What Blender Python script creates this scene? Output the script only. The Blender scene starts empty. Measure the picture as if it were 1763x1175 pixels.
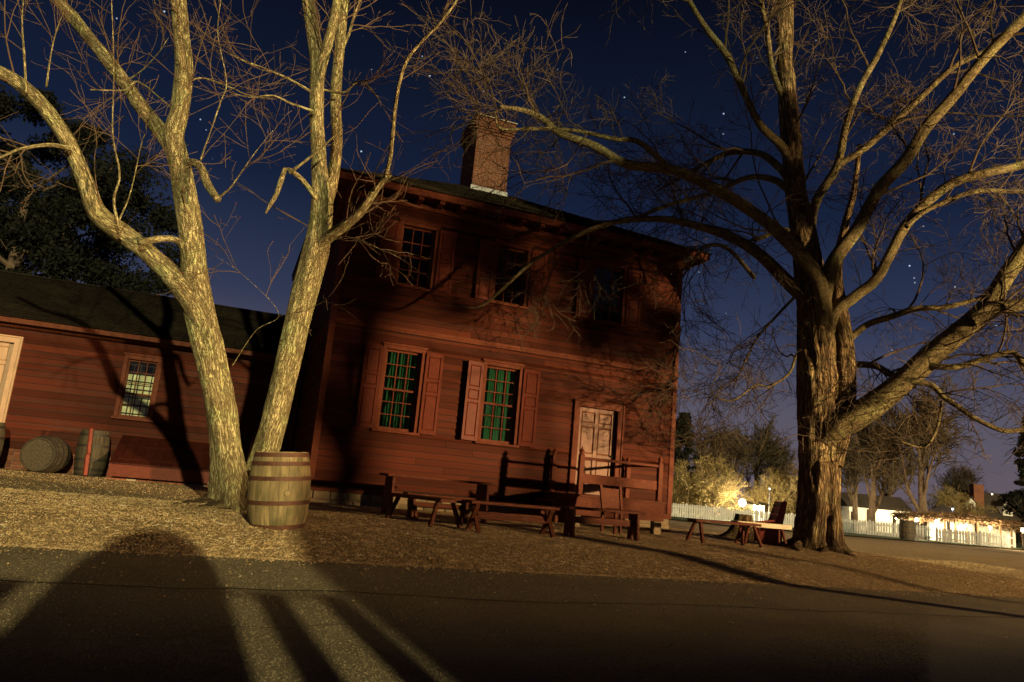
import bpy, math, random
import numpy as np
from mathutils import Vector, Matrix, noise as mnoise
sc = bpy.context.scene
COL = sc.collection
rad = math.radians
# ------------------------------------------------------------------ camera
# world: X along the street, Y towards the house front (Y = 16), Z up from the tarmac
PITCH, ROLL, YAW, EYE, FPX = rad(11.09), rad(5.26), rad(20.07), 1.1, 1265.0
fw = np.array([math.sin(YAW)*math.cos(PITCH), math.cos(YAW)*math.cos(PITCH), math.sin(PITCH)])
rt = np.array([math.cos(YAW), -math.sin(YAW), 0.0])
dn = np.cross(fw, rt)
CR, CD = rt*math.cos(ROLL)-dn*math.sin(ROLL), rt*math.sin(ROLL)+dn*math.cos(ROLL)
CO = np.array([0.0, 0.0, EYE])
cam = bpy.data.cameras.new('camera'); cam.sensor_width = 36; cam.lens = FPX/1763*36
cam.clip_start = 0.1; cam.clip_end = 3000
camo = bpy.data.objects.new('camera', cam); COL.objects.link(camo)
m = Matrix.Identity(4)
for i in range(3):
    m[i][0], m[i][1], m[i][2], m[i][3] = CR[i], -CD[i], -fw[i], CO[i]
camo.matrix_world = m
sc.camera = camo
# ------------------------------------------------------------------ world: night sky with stars
def ray(x, y): return ((x-881.5)*CR+(y-587.5)*CD)/FPX+fw
W = bpy.data.worlds.new('World'); sc.world = W; W.use_nodes = True
nt = W.node_tree; nt.nodes.clear()
N, Lk = nt.nodes, nt.links
wout = N.new('ShaderNodeOutputWorld'); bg = N.new('ShaderNodeBackground')
sky = N.new('ShaderNodeTexSky'); sky.sky_type = 'NISHITA'; sky.sun_disc = False
sky.sun_elevation = rad(-4.0); sky.sun_rotation = rad(75); sky.air_density = 1.0; sky.dust_density = 1.0; sky.ozone_density = 3.0
SKY_K = 0.05
tc = N.new('ShaderNodeTexCoord'); sep = N.new('ShaderNodeSeparateXYZ'); Lk.new(tc.outputs['Generated'], sep.inputs[0])
ramp = N.new('ShaderNodeValToRGB'); Lk.new(sep.outputs['Z'], ramp.inputs[0])
els = ramp.color_ramp.elements
els[0].position = 0.0; els[0].color = (0.130, 0.100, 0.122, 1)
els[1].position = 1.0; els[1].color = (0.0018, 0.0019, 0.0030, 1)
for p, c in ((0.12, (0.094, 0.086, 0.120)), (0.22, (0.030, 0.040, 0.085)), (0.36, (0.0072, 0.0138, 0.039)), (0.60, (0.0022, 0.0032, 0.0085))):
    e = els.new(p); e.color = (*c, 1)
smul = N.new('ShaderNodeVectorMath'); smul.operation = 'SCALE'; smul.inputs['Scale'].default_value = SKY_K
Lk.new(sky.outputs[0], smul.inputs[0])
sadd = N.new('ShaderNodeVectorMath'); sadd.operation = 'ADD'
Lk.new(smul.outputs[0], sadd.inputs[0]); Lk.new(ramp.outputs[0], sadd.inputs[1])
nrm = N.new('ShaderNodeVectorMath'); nrm.operation = 'NORMALIZE'; Lk.new(tc.outputs['Generated'], nrm.inputs[0])
last = sadd.outputs[0]
STARS = [(1518, 467, 1.0), (1566, 458, .8), (1574, 479, .5), (1575, 487, .5), (1644, 494, 1.0), (1716, 561, .7), (1565, 680, .8), (1246, 196, .9),
         (1245, 231, .6), (1075, 168, .6), (1642, 231, .6), (1198, 638, .9), (1258, 415, .8), (1204, 469, .6), (622, 261, .9), (740, 131, .8),
         (833, 157, .8), (834, 127, .5), (283, 20, .8), (201, 32, .6), (345, 206, .6), (355, 224, .4), (205, 457, .6), (727, 97, .6),
         (1262, 338, .5), (1405, 70, .4), (1536, 603, .4), (1180, 90, .4), (640, 120, .3), (960, 120, .35), (1590, 390, .4), (430, 540, .35), (1250, 540, .3), (1730, 380, .3)]
for sx, sy, b in STARS:
    d = ray(sx, sy); d = d/np.linalg.norm(d)
    n1 = N.new('ShaderNodeVectorMath'); n1.operation = 'DISTANCE'; Lk.new(nrm.outputs[0], n1.inputs[0]); n1.inputs[1].default_value = tuple(d)
    n2 = N.new('ShaderNodeMapRange'); n2.inputs['From Min'].default_value = 0.0003+.0003*b; n2.inputs['From Max'].default_value = 0.0007+.0006*b
    n2.inputs['To Min'].default_value = 1.1*b; n2.inputs['To Max'].default_value = 0.0; Lk.new(n1.outputs['Value'], n2.inputs['Value'])
    n3 = N.new('ShaderNodeVectorMath'); n3.operation = 'MULTIPLY_ADD'; Lk.new(n2.outputs[0], n3.inputs[0])
    n3.inputs[1].default_value = (0.62, 0.78, 1.0); Lk.new(last, n3.inputs[2]); last = n3.outputs[0]
vor = N.new('ShaderNodeTexVoronoi'); vor.inputs['Scale'].default_value = 34; Lk.new(nrm.outputs[0], vor.inputs['Vector'])
v2 = N.new('ShaderNodeMapRange'); v2.inputs['From Min'].default_value = 0.010; v2.inputs['From Max'].default_value = 0.026
v2.inputs['To Min'].default_value = 0.22; v2.inputs['To Max'].default_value = 0.0; Lk.new(vor.outputs['Distance'], v2.inputs['Value'])
v3 = N.new('ShaderNodeVectorMath'); v3.operation = 'MULTIPLY_ADD'; Lk.new(v2.outputs[0], v3.inputs[0]); v3.inputs[1].default_value = (0.6, 0.75, 1.0)
Lk.new(last, v3.inputs[2])
Lk.new(v3.outputs[0], bg.inputs['Color']); bg.inputs['Strength'].default_value = 1.0
Lk.new(bg.outputs[0], wout.inputs[0])
# ------------------------------------------------------------------ the far street lighting behind the camera, as one low sun
SUN_AZ, SUN_EL = rad(-3.0), rad(13.0)
sun = bpy.data.lights.new('sun', 'SUN'); sun.energy = 3.2; sun.angle = rad(.75); sun.color = (1.0, 0.83, 0.43)
suno = bpy.data.objects.new('sun', sun); COL.objects.link(suno)
sdir = Vector((math.sin(SUN_AZ)*math.cos(SUN_EL), math.cos(SUN_AZ)*math.cos(SUN_EL), -math.sin(SUN_EL)))
suno.rotation_euler = sdir.to_track_quat('-Z', 'Y').to_euler()
suno.location = (0, -20, 12)
sc.view_settings.view_transform = 'Standard'; sc.view_settings.look = 'None'; sc.view_settings.exposure = 0.0; sc.view_settings.gamma = 1.0
sc.render.engine = 'CYCLES'
sc.cycles.use_denoising = True
W.cycles.sampling_method = 'NONE'; sc.cycles.sample_clamp_direct = 0.0; sc.cycles.sample_clamp_indirect = 0.6; sc.cycles.max_bounces = 4; sc.cycles.diffuse_bounces = 2; sc.cycles.glossy_bounces = 2; sc.cycles.transmission_bounces = 2
sc.cycles.transparent_max_bounces = 16

# ------------------------------------------------------------------ helpers
rng = np.random.default_rng(11); random.seed(5)
def atY(x, y, Y): d = ray(x, y); return CO+d*(Y/d[1])
def atD(x, y, D): return CO+ray(x, y)*D
def gz(x, y):
    x = np.asarray(x, float); y = np.asarray(y, float)
    S = np.interp(y, [9.4, 10.6, 12.5, 16, 22], [0, .24, .34, .40, .42]); A = np.interp(x, [7, 12, 16], [1, .75, .65])
    far = np.interp(x, [10, 14], [0, 1])*np.interp(y, [16, 40], [0, 1])
    mound = 0.10*np.exp(-(((x-0.1)/0.9)**2+((y-12.35)/0.55)**2))+0.13*np.exp(-(((x-12.7)/1.0)**2+((y-13.5)/0.8)**2))
    return S*A*(1-far)+mound
def gpt(px, py, lo=4.0, hi=110.0):
    d = ray(px, py)
    for t in np.linspace(lo, hi, 8000):
        p = CO+d*t
        if p[2] < gz(p[0], p[1]): return p
    return CO+d*hi

class MB:
    def __init__(s): s.v = []; s.f = []; s.n = 0; s.a = []
    def add(s, v, faces, a=None):
        v = np.asarray(v, float); s.v.append(v)
        for f in faces: s.f.append(np.asarray(f, int)+s.n)
        s.a.append(v if a is None else np.asarray(a, float)); s.n += len(v); return s
    BF = np.array([[0, 3, 2, 1], [4, 5, 6, 7], [0, 1, 5, 4], [1, 2, 6, 5], [2, 3, 7, 6], [3, 0, 4, 7]])
    def box(s, x0, x1, y0, y1, z0, z1):
        return s.add([(x0, y0, z0), (x1, y0, z0), (x1, y1, z0), (x0, y1, z0), (x0, y0, z1), (x1, y0, z1), (x1, y1, z1), (x0, y1, z1)], [MB.BF])
    def hexa(s, pts): return s.add(pts, [MB.BF])
    def bar(s, a, b, w, h, up=(0, 0, 1)):
        a, b = Vector(a), Vector(b); t = (b-a).normalized(); u = t.cross(Vector(up)).normalized()*w/2; v = u.cross(t).normalized()*h/2
        return s.add([a-u-v, a+u-v, b+u-v, b-u-v, a-u+v, a+u+v, b+u+v, b-u+v], [MB.BF])
    def prism(s, poly, d, o=(0, 0, 0), ax=((1, 0, 0), (0, 0, 1), (0, 1, 0))):
        ax = np.array(ax, float); n = len(poly); o = np.array(o, float)
        b = np.array([o+ax[0]*p[0]+ax[1]*p[1] for p in poly]); v = np.vstack([b, b+ax[2]*d])
        q = np.array([[i, (i+1) % n, n+(i+1) % n, n+i] for i in range(n)])
        return s.add(v, [q, [list(range(n))[::-1]], [list(range(n, 2*n))]])
    def lathe(s, prof, seg=24, c=(0, 0, 0), cap=True):
        an = np.arange(seg)/seg*2*np.pi; prof = np.array(prof, float); k = len(prof)
        v = np.array([[(c[0]+r*np.cos(a), c[1]+r*np.sin(a), c[2]+z) for a in an] for r, z in prof]).reshape(-1, 3)
        q = np.array([[i*seg+j, i*seg+(j+1) % seg, (i+1)*seg+(j+1) % seg, (i+1)*seg+j] for i in range(k-1) for j in range(seg)])
        fs = [q]
        if cap: fs += [[list(range(seg))[::-1]], [list(range((k-1)*seg, k*seg))]]
        return s.add(v, fs)
    def mesh(s, name):
        me = bpy.data.meshes.new(name); V = np.vstack(s.v)
        fl = [np.atleast_2d(f) for f in s.f]
        loops = np.concatenate([f.ravel() for f in fl]); cnt = np.concatenate([np.full(len(f), f.shape[1]) for f in fl])
        me.vertices.add(len(V)); me.vertices.foreach_set('co', V.astype(np.float32).ravel())
        me.loops.add(len(loops)); me.loops.foreach_set('vertex_index', loops.astype(np.int32))
        me.polygons.add(len(cnt)); st = np.concatenate([[0], np.cumsum(cnt)[:-1]])
        me.polygons.foreach_set('loop_start', st.astype(np.int32))
        at = me.attributes.new('bk', 'FLOAT_VECTOR', 'POINT'); at.data.foreach_set('vector', np.vstack(s.a).astype(np.float32).ravel())
        me.polygons.foreach_set('use_smooth', np.zeros(len(cnt), bool))
        me.update(calc_edges=True); me.validate()
        return me
    def build(s, name, mat, parent=None, smooth=False, kind=None, bevel=0):
        me = s.mesh(name); me.materials.append(mat)
        if smooth: me.polygons.foreach_set('use_smooth', np.ones(len(me.polygons), bool))
        o = link(name, me, parent)
        if kind: o['kind'] = kind
        if bevel:
            b = o.modifiers.new('bevel', 'BEVEL'); b.width = bevel; b.segments = 1; b.limit_method = 'ANGLE'
        return o
def link(name, me, parent=None):
    o = bpy.data.objects.new(name, me); COL.objects.link(o)
    if parent is not None:
        o.parent = parent
    return o
def place(o, parent):      # geometry given in world coordinates under a placed, unrotated Empty
    o.parent = parent; o.matrix_parent_inverse = Matrix.Translation(-Vector(parent.location)); return o
def thing(name, label, cat, loc=(0, 0, 0), rz=0, group=None):
    o = bpy.data.objects.new(name, None); COL.objects.link(o); o.location = Vector([float(c) for c in loc]); o.rotation_euler = (0, 0, rz)
    o.empty_display_size = .2
    o['label'] = label; o['category'] = cat
    if group: o['group'] = group
    return o
def tag(o, label, cat, group=None):
    o['label'] = label; o['category'] = cat
    if group: o['group'] = group
    return o
def copy_tree(o, parent=None):
    c = o.copy(); COL.objects.link(c); c.parent = parent
    for ch in list(o.children): copy_tree(ch, c)
    return c

# ------------------------------------------------------------------ materials
def mat(name, c1, c2=None, rough=.8, scale=6, stretch=(1, 1, 1), bump=0.0, bscale=30, detail=6, rand=0.0, spec=.3, attr=False, lo=.35, hi=.65, metal=0, c3=None, c3scale=2, c3lo=.55, c3hi=.7, bstretch=None, bdist=.01):
    M = bpy.data.materials.new(name); M.use_nodes = True; t = M.node_tree; n = t.nodes; l = t.links
    b = n['Principled BSDF']; b.inputs['Roughness'].default_value = rough; b.inputs['Specular IOR Level'].default_value = spec; b.inputs['Metallic'].default_value = metal
    if attr: co = n.new('ShaderNodeAttribute'); co.attribute_name = 'bk'; src = co.outputs['Vector']
    else: co = n.new('ShaderNodeTexCoord'); src = co.outputs['Object']
    oi = n.new('ShaderNodeObjectInfo')
    ad = n.new('ShaderNodeVectorMath'); ad.operation = 'MULTIPLY_ADD'; cmb = n.new('ShaderNodeCombineXYZ')
    for i in range(3): l.new(oi.outputs['Random'], cmb.inputs[i])
    l.new(cmb.outputs[0], ad.inputs[0]); ad.inputs[1].default_value = (17, 31, 23); l.new(src, ad.inputs[2])
    mp = n.new('ShaderNodeMapping'); mp.inputs['Scale'].default_value = stretch; l.new(ad.outputs[0], mp.inputs[0])
    nz = n.new('ShaderNodeTexNoise'); nz.inputs['Scale'].default_value = scale; nz.inputs['Detail'].default_value = detail; nz.inputs['Roughness'].default_value = .62
    l.new(mp.outputs[0], nz.inputs['Vector'])
    mr = n.new('ShaderNodeMapRange'); mr.inputs['From Min'].default_value = lo; mr.inputs['From Max'].default_value = hi; l.new(nz.outputs['Fac'], mr.inputs['Value'])
    mx = n.new('ShaderNodeMix'); mx.data_type = 'RGBA'; mx.inputs['A'].default_value = (*c1, 1); mx.inputs['B'].default_value = (*(c2 or c1), 1)
    l.new(mr.outputs[0], mx.inputs['Factor']); out = mx.outputs['Result']
    if c3:
        nz3 = n.new('ShaderNodeTexNoise'); nz3.inputs['Scale'].default_value = c3scale; nz3.inputs['Detail'].default_value = 8; l.new(ad.outputs[0], nz3.inputs['Vector'])
        m3 = n.new('ShaderNodeMapRange'); m3.inputs['From Min'].default_value = c3lo; m3.inputs['From Max'].default_value = c3hi; l.new(nz3.outputs['Fac'], m3.inputs['Value'])
        mx3 = n.new('ShaderNodeMix'); mx3.data_type = 'RGBA'; l.new(m3.outputs[0], mx3.inputs['Factor']); l.new(out, mx3.inputs['A']); mx3.inputs['B'].default_value = (*c3, 1); out = mx3.outputs['Result']
    if rand:
        hs = n.new('ShaderNodeHueSaturation'); r2 = n.new('ShaderNodeMapRange'); l.new(oi.outputs['Random'], r2.inputs['Value'])
        r2.inputs['To Min'].default_value = 1-rand; r2.inputs['To Max'].default_value = 1+rand
        l.new(r2.outputs[0], hs.inputs['Value']); l.new(out, hs.inputs['Color']); out = hs.outputs['Color']
    l.new(out, b.inputs['Base Color'])
    if bump:
        mp2 = n.new('ShaderNodeMapping'); mp2.inputs['Scale'].default_value = bstretch or stretch; l.new(ad.outputs[0], mp2.inputs[0])
        nb = n.new('ShaderNodeTexNoise'); nb.inputs['Scale'].default_value = bscale; nb.inputs['Detail'].default_value = 5; l.new(mp2.outputs[0], nb.inputs['Vector'])
        bp = n.new('ShaderNodeBump'); bp.inputs['Strength'].default_value = bump; bp.inputs['Distance'].default_value = bdist; l.new(nb.outputs['Fac'], bp.inputs['Height']); l.new(bp.outputs[0], b.inputs['Normal'])
    return M
def bark(name, plate, plate2, fissure, lichen, scale, stretch=.22, width=.10, bump=1.0, bdist=.02, lich=(.50, .62), fine=70):
    M = bpy.data.materials.new(name); M.use_nodes = True; t = M.node_tree; n = t.nodes; l = t.links
    b = n['Principled BSDF']; b.inputs['Roughness'].default_value = .95; b.inputs['Specular IOR Level'].default_value = .15
    co = n.new('ShaderNodeAttribute'); co.attribute_name = 'bk'
    mp = n.new('ShaderNodeMapping'); mp.inputs['Scale'].default_value = (1, 1, stretch); l.new(co.outputs['Vector'], mp.inputs[0])
    def noise(src, sc_, det=4, rough=.6, dist=0.0):
        q = n.new('ShaderNodeTexNoise'); q.inputs['Scale'].default_value = sc_; q.inputs['Detail'].default_value = det; q.inputs['Roughness'].default_value = rough; q.inputs['Distortion'].default_value = dist; l.new(src, q.inputs['Vector']); return q.outputs['Fac']
    def math_(op, a, b_=None):
        q = n.new('ShaderNodeMath'); q.operation = op
        for i, v in enumerate((a, b_)):
            if v is None: continue
            if isinstance(v, (int, float)): q.inputs[i].default_value = v
            else: l.new(v, q.inputs[i])
        return q.outputs[0]
    def rng_(v, a, b_, c=0.0, d=1.0):
        q = n.new('ShaderNodeMapRange'); q.inputs['From Min'].default_value = a; q.inputs['From Max'].default_value = b_; q.inputs['To Min'].default_value = c; q.inputs['To Max'].default_value = d; l.new(v, q.inputs['Value']); return q.outputs[0]
    def mixc(f, a, b_):
        q = n.new('ShaderNodeMix'); q.data_type = 'RGBA'; l.new(f, q.inputs['Factor'])
        for nm, v in (('A', a), ('B', b_)):
            if isinstance(v, tuple): q.inputs[nm].default_value = (*v, 1)
            else: l.new(v, q.inputs[nm])
        return q.outputs['Result']
    ridge = math_('ABSOLUTE', math_('SUBTRACT', noise(mp.outputs[0], scale, 3, .55, .6), .5))
    ridge2 = math_('ABSOLUTE', math_('SUBTRACT', noise(mp.outputs[0], scale*2.3, 2, .5, .3), .5))
    crack = math_('MULTIPLY', rng_(ridge, .0, width), rng_(ridge2, .0, width*.7, .35, 1.0))
    col = mixc(rng_(noise(co.outputs['Vector'], 3.2, 6), .38, .62), plate, plate2)
    col = mixc(rng_(noise(co.outputs['Vector'], 2.1, 8, .7), *lich), col, lichen)
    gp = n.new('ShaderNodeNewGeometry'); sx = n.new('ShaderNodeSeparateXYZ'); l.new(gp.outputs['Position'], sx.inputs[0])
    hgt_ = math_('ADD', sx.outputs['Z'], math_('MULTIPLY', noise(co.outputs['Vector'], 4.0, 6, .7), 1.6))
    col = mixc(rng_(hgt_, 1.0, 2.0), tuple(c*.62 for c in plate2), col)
    grain = rng_(noise(mp.outputs[0], fine, 4, .7), .3, .7, .72, 1.25)
    hs = n.new('ShaderNodeHueSaturation'); l.new(grain, hs.inputs['Value']); l.new(col, hs.inputs['Color'])
    col = mixc(crack, fissure, hs.outputs['Color']); l.new(col, b.inputs['Base Color'])
    hgt = math_('ADD', crack, math_('MULTIPLY', grain, .25))
    bp = n.new('ShaderNodeBump'); bp.inputs['Strength'].default_value = bump; bp.inputs['Distance'].default_value = bdist; l.new(hgt, bp.inputs['Height']); l.new(bp.outputs[0], b.inputs['Normal'])
    return M
def emit(name, col, s):
    M = bpy.data.materials.new(name); M.use_nodes = True; t = M.node_tree; n = t.nodes; n.clear(); l = t.links
    o = n.new('ShaderNodeOutputMaterial'); tr = n.new('ShaderNodeBsdfTransparent'); em = n.new('ShaderNodeEmission'); em.inputs[0].default_value = (*col, 1); em.inputs[1].default_value = s
    ad = n.new('ShaderNodeAddShader'); l.new(tr.outputs[0], ad.inputs[0]); l.new(em.outputs[0], ad.inputs[1]); l.new(ad.outputs[0], o.inputs[0])
    M.cycles.emission_sampling = 'NONE'; return M
def glassmat(name, tint=(.9, .95, .9), gloss=.1):
    M = bpy.data.materials.new(name); M.use_nodes = True; t = M.node_tree; n = t.nodes; n.clear(); l = t.links
    o = n.new('ShaderNodeOutputMaterial'); tr = n.new('ShaderNodeBsdfTransparent'); tr.inputs[0].default_value = (*tint, 1)
    gl = n.new('ShaderNodeBsdfGlossy'); gl.inputs['Roughness'].default_value = .06; mx = n.new('ShaderNodeMixShader')
    lw = n.new('ShaderNodeFresnel'); lw.inputs['IOR'].default_value = 1.5
    nz = n.new('ShaderNodeTexNoise'); nz.inputs['Scale'].default_value = 3; bp = n.new('ShaderNodeBump'); bp.inputs['Strength'].default_value = .15; l.new(nz.outputs['Fac'], bp.inputs['Height'])
    l.new(bp.outputs[0], gl.inputs['Normal']); l.new(lw.outputs[0], mx.inputs[0]); l.new(tr.outputs[0], mx.inputs[1]); l.new(gl.outputs[0], mx.inputs[2]); l.new(mx.outputs[0], o.inputs[0])
    return M
M = {}
M['clap'] = mat('red_clapboard_paint', (.100, .0255, .012), (.060, .0158, .0085), .62, 3.0, (.6, 3, 8), .35, 60, rand=.32, c3=(.052, .021, .014), c3scale=1.6, c3lo=.50, c3hi=.72, bstretch=(1, 8, 14), bdist=.004, spec=.06)
M['clapw'] = mat('dimmed_wing_clapboard', (.080, .0178, .0082), (.048, .0108, .0056), .62, 3.0, (.6, 3, 8), .35, 60, rand=.32, c3=(.05, .022, .015), c3scale=1.3, c3lo=.5, c3hi=.7, bstretch=(1, 8, 14), bdist=.004, spec=.06)  # house clapboard red, darkened for the weaker light on the wing
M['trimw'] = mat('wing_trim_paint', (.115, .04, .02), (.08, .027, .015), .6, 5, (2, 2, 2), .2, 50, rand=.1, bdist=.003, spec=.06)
M['trim'] = mat('red_trim_paint', (.15, .046, .023), (.105, .031, .017), .55, 5, (2, 2, 2), .2, 50, rand=.1, bdist=.003, spec=.06)
M['hatch'] = mat('dark_hatch_paint', (.052, .012, .008), (.035, .009, .006), .5, 5, (2, 2, 2), .2, 50, rand=.15, bdist=.003, spec=.06)
M['shut'] = mat('red_shutter_paint', (.135, .032, .017), (.10, .024, .013), .5, 5, (2, 2, 2), .15, 50, bdist=.003, spec=.10)
M['tan'] = mat('tan_door_paint', (.21, .092, .045), (.165, .072, .036), .5, 5, (3, 3, 1), .2, 40, bdist=.003)
M['doorw'] = mat('pale_wing_door_paint', (.44, .29, .18), (.36, .23, .14), .5, 5, (3, 3, 1), .2, 40, bdist=.003)
M['shingle'] = mat('weathered_shingle', (.020, .016, .011), (.009, .0075, .0055), .9, 9, (1, 1, 1), .6, 25, c3=(.024, .020, .012), c3scale=1.5, c3lo=.5, c3hi=.68, rand=.1, spec=.06)
M['brick'] = mat('brick_red', (.23, .088, .046), (.14, .05, .028), .85, 14, bump=.5, bscale=60, rand=.25, c3=(.14, .08, .06), c3scale=4, c3lo=.6, c3hi=.75)
M['mortar'] = mat('lime_mortar', (.40, .33, .23), (.28, .225, .155), .95, 20, bump=.4, bscale=70)
M['stone'] = mat('stone_foundation', (.30, .23, .13), (.19, .15, .09), .9, 3, bump=.6, bscale=14, c3=(.10, .10, .05), c3scale=2)
M['flash'] = mat('lead_flashing', (.42, .44, .45), (.30, .31, .32), .5, 8)
M['glass'] = glassmat('old_window_glass')
M['curtain'] = mat('green_curtain', (.016, .125, .062), (.006, .05, .025), .9, 10, (6, 6, .5))
M['dark'] = mat('dark_interior', (.03, .018, .012), (.02, .012, .01), .9)
M['far_window'] = mat('far_window_cream', (.86, .80, .58), (.62, .56, .38), .9, 5, lo=.4, hi=.6)
M['stave'] = mat('oak_stave', (.37, .285, .13), (.21, .155, .075), .8, 5, (5, 5, .7), .4, 25, rand=.16, c3=(.13, .115, .05), c3scale=2.2, c3lo=.46, c3hi=.68, bstretch=(6, 6, 1), bdist=.005)
M['ostave'] = mat('old_grey_stave', (.075, .060, .036), (.030, .025, .016), .85, 5, (5, 5, .7), .4, 25, rand=.2, bdist=.005)
M['hoop'] = mat('rusty_hoop_iron', (.15, .065, .035), (.09, .04, .025), .6, 12, bump=.2, bscale=60, metal=.2)
M['ohoop'] = mat('dark_hoop_iron', (.035, .028, .022), (.02, .018, .015), .6, 12)
M['wood'] = mat('red_brown_bench_paint', (.15, .052, .028), (.095, .033, .02), .6, 5, (1, 6, 6), .3, 40, rand=.12, c3=(.16, .10, .06), c3scale=5, c3lo=.6, c3hi=.75, bdist=.003, spec=.06)
M['settle'] = mat('dark_red_settle_paint', (.23, .05, .035), (.16, .035, .028), .5, 5, bump=.2, bscale=40, bdist=.003)
M['plank'] = mat('pale_lit_plank', (.78, .68, .47), (.64, .54, .36), .6, 6, (1, 6, 6))  # pale tone also carries the strong light on the seat
M['redpost'] = mat('red_post_paint', (.24, .045, .026), (.15, .03, .018), .6, 10, (1, 1, 1), .5, 30)
M['barkL'] = bark('lichen_maple_bark', (.56, .50, .25), (.39, .335, .165), (.085, .06, .028), (.50, .53, .23), 24, .18, .10)
M['barkR'] = bark('furrowed_bark', (.46, .335, .165), (.28, .20, .10), (.036, .024, .014), (.44, .38, .18), 11, .14, .13, 1.0, .05, fine=40)
M['limbR'] = bark('smooth_limb_bark', (.225, .188, .088), (.14, .115, .057), (.042, .032, .017), (.225, .22, .092), 20, .45, .06, .8, .012)
M['twigL'] = mat('reddish_twig', (.13, .088, .045), (.085, .055, .031), .85, 5)
M['twigR'] = mat('brown_twig', (.082, .060, .034), (.05, .037, .022), .85, 5)
M['bud'] = mat('red_bud', (.30, .09, .05), (.22, .07, .04), .8, 5)
M['bare'] = mat('bare_tree_bark', (.15, .105, .07), (.09, .065, .045), .9, 5)
M['everg'] = mat('evergreen_needles', (.007, .009, .004), (.004, .0055, .0025), .8, 3)
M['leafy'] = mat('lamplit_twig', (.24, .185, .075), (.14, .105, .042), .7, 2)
M['litter'] = mat('dead_leaf', (.32, .19, .08), (.20, .11, .05), .8, 30)
M['pebble'] = mat('pebble', (.62, .45, .22), (.26, .18, .085), .6, 9, c3=(.74, .64, .42), c3scale=8, c3lo=.60, c3hi=.66, spec=.5, lo=.4, hi=.6)
M['dark_line'] = mat('dark_road_line', (.05, .042, .028), (.09, .075, .048), .7, 30, bump=.5, bscale=90)
M['aggr'] = mat('road_stone', (.30, .245, .145), (.15, .12, .07), .7, 40, lo=.4, hi=.6)
M['gravel'] = mat('gravel_bed', (.54, .385, .18), (.16, .11, .05), .9, 30, bump=1.0, bscale=45, c3=(.30, .22, .12), c3scale=.35, c3lo=.42, c3hi=.66, lo=.36, hi=.62, bdist=.03)
M['earth'] = mat('leaf_strewn_earth', (.34, .22, .10), (.15, .098, .05), .9, 12, bump=1.0, bscale=30, c3=(.15, .10, .05), c3scale=.5, bdist=.03)
M['road'] = mat('worn_tarmac', (.37, .31, .175), (.10, .082, .047), .8, 75, bump=.9, bscale=120, c3=(.20, .16, .095), c3scale=.9, c3lo=.42, c3hi=.70, lo=.38, hi=.66, bdist=.015, spec=.4)
M['lawn'] = mat('mown_lawn', (.030, .055, .012), (.045, .060, .018), .9, 2, bump=.8, bscale=20)
M['white'] = mat('white_paint', (.70, .69, .64), (.58, .57, .52), .6, 4)
M['fence'] = mat('weathered_white_fence', (.40, .42, .42), (.28, .30, .30), .7, 4)
M['iron'] = mat('black_lamp_iron', (.02, .02, .02), (.03, .03, .03), .5, 6)
M['vine'] = mat('dry_vine', (.15, .09, .045), (.09, .055, .03), .9, 6)
M['thatch'] = mat('dark_far_roof', (.055, .042, .032), (.035, .028, .022), .9, 4)
M['lamp'] = emit('lamp_glow', (1.0, .86, .55), 5.0)
M['lampw'] = emit('lamp_glow_white', (.95, .95, 1.0), 3.0)

# ------------------------------------------------------------------ ground
def sheet(name, x, y, m, off=0.0, kind='structure', amp=0.0, zf=gz, mask=None):
    X, Y = np.meshgrid(np.array(x, float), np.array(y, float)); Z = zf(X, Y)+off
    if amp:
        Z = Z+amp*np.array([mnoise.noise((a*1.7, b*1.7, 3.0)) for a, b in zip(X.ravel(), Y.ravel())]).reshape(X.shape)
    nx, ny = len(x), len(y); i = np.arange((ny-1)*nx).reshape(ny-1, nx)[:, :-1].ravel()
    mb = MB(); mb.add(np.stack([X.ravel(), Y.ravel(), Z.ravel()], 1), [np.stack([i, i+1, i+nx+1, i+nx], 1)])
    o = mb.build(name, m, smooth=True); o['kind'] = kind; return o
def gnd_z(x, y):
    return gz(x, y)-.03
near_x = np.concatenate([[-900, -300, -100, -50, -30], np.arange(-20, 45, .5), [50, 60, 80, 120, 300, 900]])
near_y = np.concatenate([[-600, -200, -60, -30, -15], np.arange(-8, 9, 1.0), np.arange(9.2, 30, .25), np.arange(30, 70, 2), [80, 120, 300, 900]])
sheet('ground', near_x, near_y, M['earth'], 0, zf=gnd_z)
ry = np.concatenate([np.arange(-2.5, 9.0, .5), [9.2, 9.36]])
sheet('road', np.arange(-60, 80, .5), ry, M['road'], 0.0, amp=.006, zf=lambda a, b: np.zeros_like(a)+.002+.012*np.sin((b+2)/11*3.14))
sheet('gravel_yard', np.arange(-14, 30, .2), np.concatenate([np.arange(9.3, 17, .12), np.arange(17, 26, .4)]), M['gravel'], 0.0, amp=.018)
def dark_line(y0, amp, w, seed, x0=-14, x1=30):
    x = np.arange(x0, x1, .06); yy = y0+amp*np.array([mnoise.noise((a*.5, seed, 0))+.35*mnoise.noise((a*2.3, seed, 4)) for a in x]); ww = w*(.6+.5*np.array([abs(mnoise.noise((a*3.1, seed, 9))) for a in x]))
    z = .012+.012*np.sin((yy+2)/11*3.14); n = len(x); i = np.arange(n-1); mb = MB()
    mb.add(np.vstack([np.stack([x, yy-ww, z], 1), np.stack([x, yy+ww, z], 1)]), [np.stack([i, i+1, i+1+n, i+n], 1)]); o = mb.build('road_line', M['dark_line']); o['kind'] = 'structure'
dark_line(6.95, .22, .028, 1.0); dark_line(5.2, .8, .007, 5.0, -3, 3.5); dark_line(8.2, .7, .006, 9.0, 2, 11)  # wavy darker strips along the road
# lawn far right
sheet('lawn', np.arange(24, 90, 1.5), np.arange(31, 75, 1.5), M['lawn'], .03)
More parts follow.
